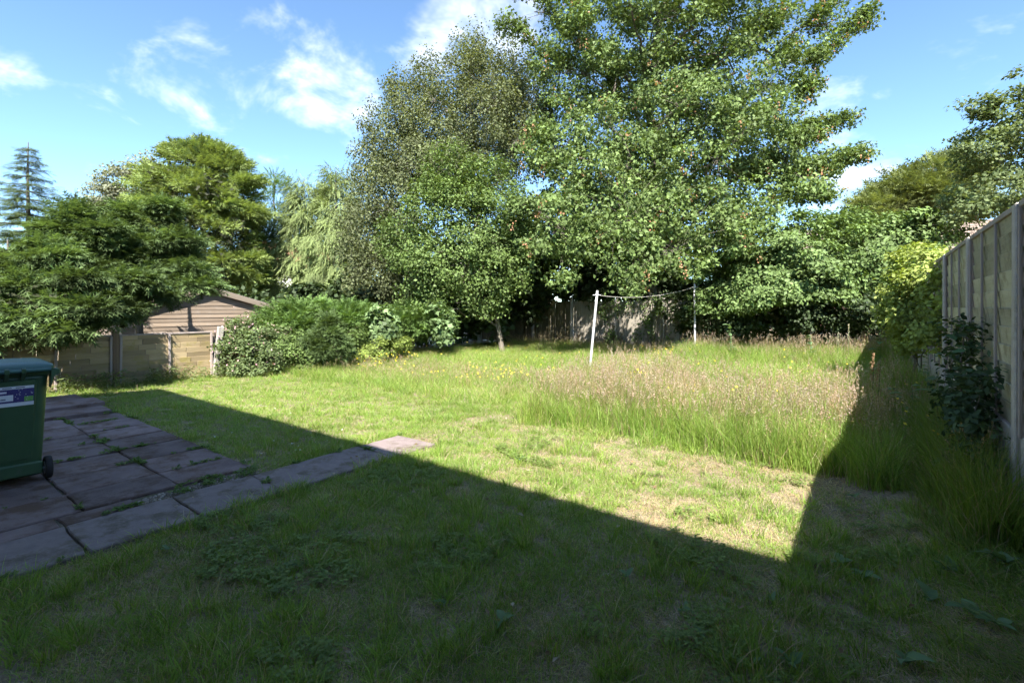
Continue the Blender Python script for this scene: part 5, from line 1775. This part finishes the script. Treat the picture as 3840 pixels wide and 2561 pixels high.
def weeds():
    spots = [(3145, 2110, 5, 1.0, 'broad leaved weed just right of the sunlit lawn corner'), (3235, 2165, 6, 1.0, 'flat blue green weed rosette in the shade right of the lawn corner'),
             (3480, 2290, 6, 1.1, 'blue green weed rosette in the darkest lawn below the bramble'), (2815, 2490, 4, .85, 'small two tone weed at the bottom edge, left of its larger neighbour'),
             (2960, 2490, 5, .9, 'pale green weed at the bottom edge under the straw patch'), (3390, 2500, 7, 1.2, 'large flat weed rosette at the bottom edge on the right'),
             (3640, 2370, 6, 1.2, 'pointed leaf weed cluster near the bottom right corner'), (3740, 2440, 5, 1.1, 'dim weed with pointed leaves in the bottom right corner'),
             (2890, 2255, 4, .7, 'tiny weed in the thin shaded grass below the sunlit corner'), (2560, 2290, 4, .7, 'tiny grey green weed in the middle of the shaded lawn'),
             (1090, 2125, 4, .6, 'lone four leaf weed in the green left lawn'), (2345, 2165, 5, .7, 'curled pale weed in the shaded lawn near the shadow edge'),
             (1880, 2335, 5, 1.0, 'blue green weed with long pointing leaves low in the middle of the lawn'), (1660, 2270, 5, .6, 'thin weed beside the bare straw patch in the lawn'),
             (2620, 2390, 4, .6, 'small weed low in the shaded lawn among straw'), (3660, 2070, 7, 1.3, 'long leaved weed clump below the fence bramble'),
             (3760, 2200, 7, 1.4, 'coarse weed clump at the right edge below the fence'), (3560, 2200, 6, 1.1, 'dim leafy weed left of the coarse clump at the right edge'),
             (3200, 1860, 5, .8, 'silvery flat weed at the foot of the shaded tall grass'), (1950, 1725, 6, .7, 'leafy plantain in the sunlit lawn below the washing line pole'),
             (2110, 1745, 5, .6, 'small plantain in the sunlit lawn beside the leafy plantain'), (620, 2060, 5, .7, 'weed with one pale upturned leaf at the lawn edge by the path')]
    for i, (px, py, n, s, lab) in enumerate(spots):
        x, y = ground_at(px, py)
        weed('weed', x, y, n, s * .48, lab, 'weed', 'broad leaved weeds in the lawn', upright=.30 + .15 * (i % 3))
    # taller plants along the tall fence
    for i, (px, py, d, hh, lab) in enumerate(((3480, 1380, 6.5, .8, 'tall nettle below the golden shrub'), (3330, 1560, 5.6, .55, 'thin leafy weed standing in the shaded tall grass'), (3420, 1500, 5.2, .6, 'grey green weed left of the bramble'),
                                              (2740, 1240, 13.4, 1.0, 'pale leafy weed standing up before the dark shrubs'), (3040, 1240, 12.4, .8, 'broad weed at the far edge of the meadow'), (3300, 1180, 11.4, 1.0, 'large leaved dock beside the golden shrub'),
                                              (3560, 1560, 4.4, .55, 'leafy weed at the foot of the bramble'), (3620, 1820, 3.6, .35, 'low nettle in front of the tall fence'))):
        c = P(px, py, d)
        weed('tall_weed', c[0], c[1], 16 if hh > .7 else 11, 1.0 if hh < .9 else 1.5, lab, 'weed', 'tall weeds by fence and shrubs', upright=.15, stem=hh)
    # dock spires with brown seed heads
    for i, (px, py, d, h, lab) in enumerate(((3268, 1400, 6.0, .95, 'brown dock spire at the shadow edge of the tall grass'), (3290, 1420, 5.9, .85, 'shorter brown dock spire beside the taller one'),
                                             (3180, 1200, 12.4, 1.1, 'tall pale seed stalk before the dark shrubs'), (3140, 1210, 12.4, .9, 'shorter pale seed stalk before the dark shrubs'))):
        c = P(px, py, d); z = float(ground_z(c[0], c[1]))
        o = empty('dock', (c[0], c[1], z))
        T = Tubes(); T.add([(0, 0, 0), (.01, 0, h * .5), (.03, .01, h)], [.006, .005, .002], 6)
        link('stem', T.mesh('stem'), M_LEAFM2, o)
        r = np.random.default_rng(300 + i); n = 130
        t = r.random(n) ** .8
        pos = np.stack([.02 * t + r.normal(0, .014, n) * (1.2 - t), r.normal(0, .014, n) * (1.2 - t), h * (.66 + .36 * t)], 1)
        fr = frames(r.normal(size=(n, 3)), None, r)
        s = link('seed_head', join_batches('seed_head', [batch(DIAMOND[0], DIAMOND[1], pos, fr, r.uniform(.012, .024, n), tone_cols([(.28, .16, .09), (.40, .27, .17)] if i < 2 else [(.4, .38, .28), (.55, .52, .4)], n, .6, r))]), M_LEAFM, o)
        s['kind'] = 'stuff'
        tag(o, lab, 'dock', 'seed stalks at the meadow edge')


weeds()


def joint_weeds():
    """small growth in the paving joints and a ragged fringe along the low fence"""
    r = np.random.default_rng(12)
    X, Y = [], []
    for (u0, u1, v0, v1) in SLABS:
        for _ in range(26):
            e = r.integers(4); t = r.random()
            x, y = ((u0, v0 + (v1 - v0) * t), (u1, v0 + (v1 - v0) * t), (u0 + (u1 - u0) * t, v0), (u0 + (u1 - u0) * t, v1))[e]
            X.append(x + r.normal(0, .006)); Y.append(y + r.normal(0, .006))
    X, Y = np.array(X), np.array(Y)
    k = (fbm(X * 2.6, Y * 2.6, 41) > .57) & (Y > -.4)
    X, Y = X[k], Y[k]
    # fuller in the rubble strip
    X = np.append(X, r.uniform(-4.80, -4.56, 46)); Y = np.append(Y, r.uniform(1.5, 2.25, 46))
    n = len(X)
    protos = []
    for i in range(5):
        rg = np.random.default_rng(500 + i)
        m = 16
        a = rg.random(m) * 6.283
        pos = np.stack([np.cos(a) * rg.uniform(0, .02, m), np.sin(a) * rg.uniform(0, .02, m), rg.uniform(0, .012, m)], 1)
        ya = np.stack([np.cos(a), np.sin(a), rg.uniform(.0, .7, m)], 1)
        fr = frames(np.array((0, 0, 1)) + rg.normal(0, .3, (m, 3)), ya, rg)
        me = join_batches('weed_tuft', [batch(OVAL[0] * np.array((.9, 1, 1)), OVAL[1], pos, fr, rg.uniform(.018, .042, m), tone_cols([(.075, .13, .03), (.12, .20, .05), (.17, .25, .08)], m, .6, rg)),
                                        blades(10, .03, .015, .05, .004, .8, GREEN, rg, seg=2)])
        me.materials.append(M_GRASS); protos.append(me)
    s = r.uniform(.4, 1.2, n)
    scatter('joint_weeds', np.stack([X, Y, np.full(n, .018)], 1), np.stack([0 * X, 0 * X, r.uniform(0, 6.28, n)], 1), np.stack([s, s, s], 1), r.integers(0, 5, n), np.ones((n, 3)), protos, 'small weeds sprouting from the paving joints', 'weeds')
    # fringe of plants at the foot of the low fence
    n = 95
    x = -11.9 + np.abs(r.normal(0, .20, n)) + .05; y = r.uniform(.8, 5.6, n)
    protos = []
    for i in range(4):
        rg = np.random.default_rng(540 + i)
        m = 34
        h = rg.uniform(.02, .34, m); a = rg.random(m) * 6.283
        pos = np.stack([rg.normal(0, .06, m), rg.normal(0, .06, m), h], 1)
        ya = np.stack([np.cos(a), np.sin(a), rg.uniform(-.4, .6, m)], 1)
        fr = frames(np.array((0, 0, .8)) + rg.normal(0, .4, (m, 3)), ya, rg)
        me = join_batches('fringe_tuft', [batch(OVAL[0] * np.array((.6, 1, 1)), OVAL[1], pos, fr, rg.uniform(.05, .12, m), tone_cols([(.10, .14, .05), (.17, .22, .09), (.26, .29, .15)], m, .6, rg)),
                                          blades(22, .08, .10, .36, .005, .5, GREEN_L, rg, seg=3, dryp=.3, dry=STRAW)])
        me.materials.append(M_GRASS); protos.append(me)
    s = r.uniform(.5, 1.0, n)
    scatter('fence_fringe', np.stack([x, y, np.full(n, -.01)], 1), np.stack([0 * x, 0 * x, r.uniform(0, 6.28, n)], 1), np.stack([s, s, s], 1), r.integers(0, 4, n), np.ones((n, 3)) * r.uniform(.8, 1.2, (n, 1)), protos,
            'ragged plants along the foot of the low fence', 'plants')


joint_weeds()
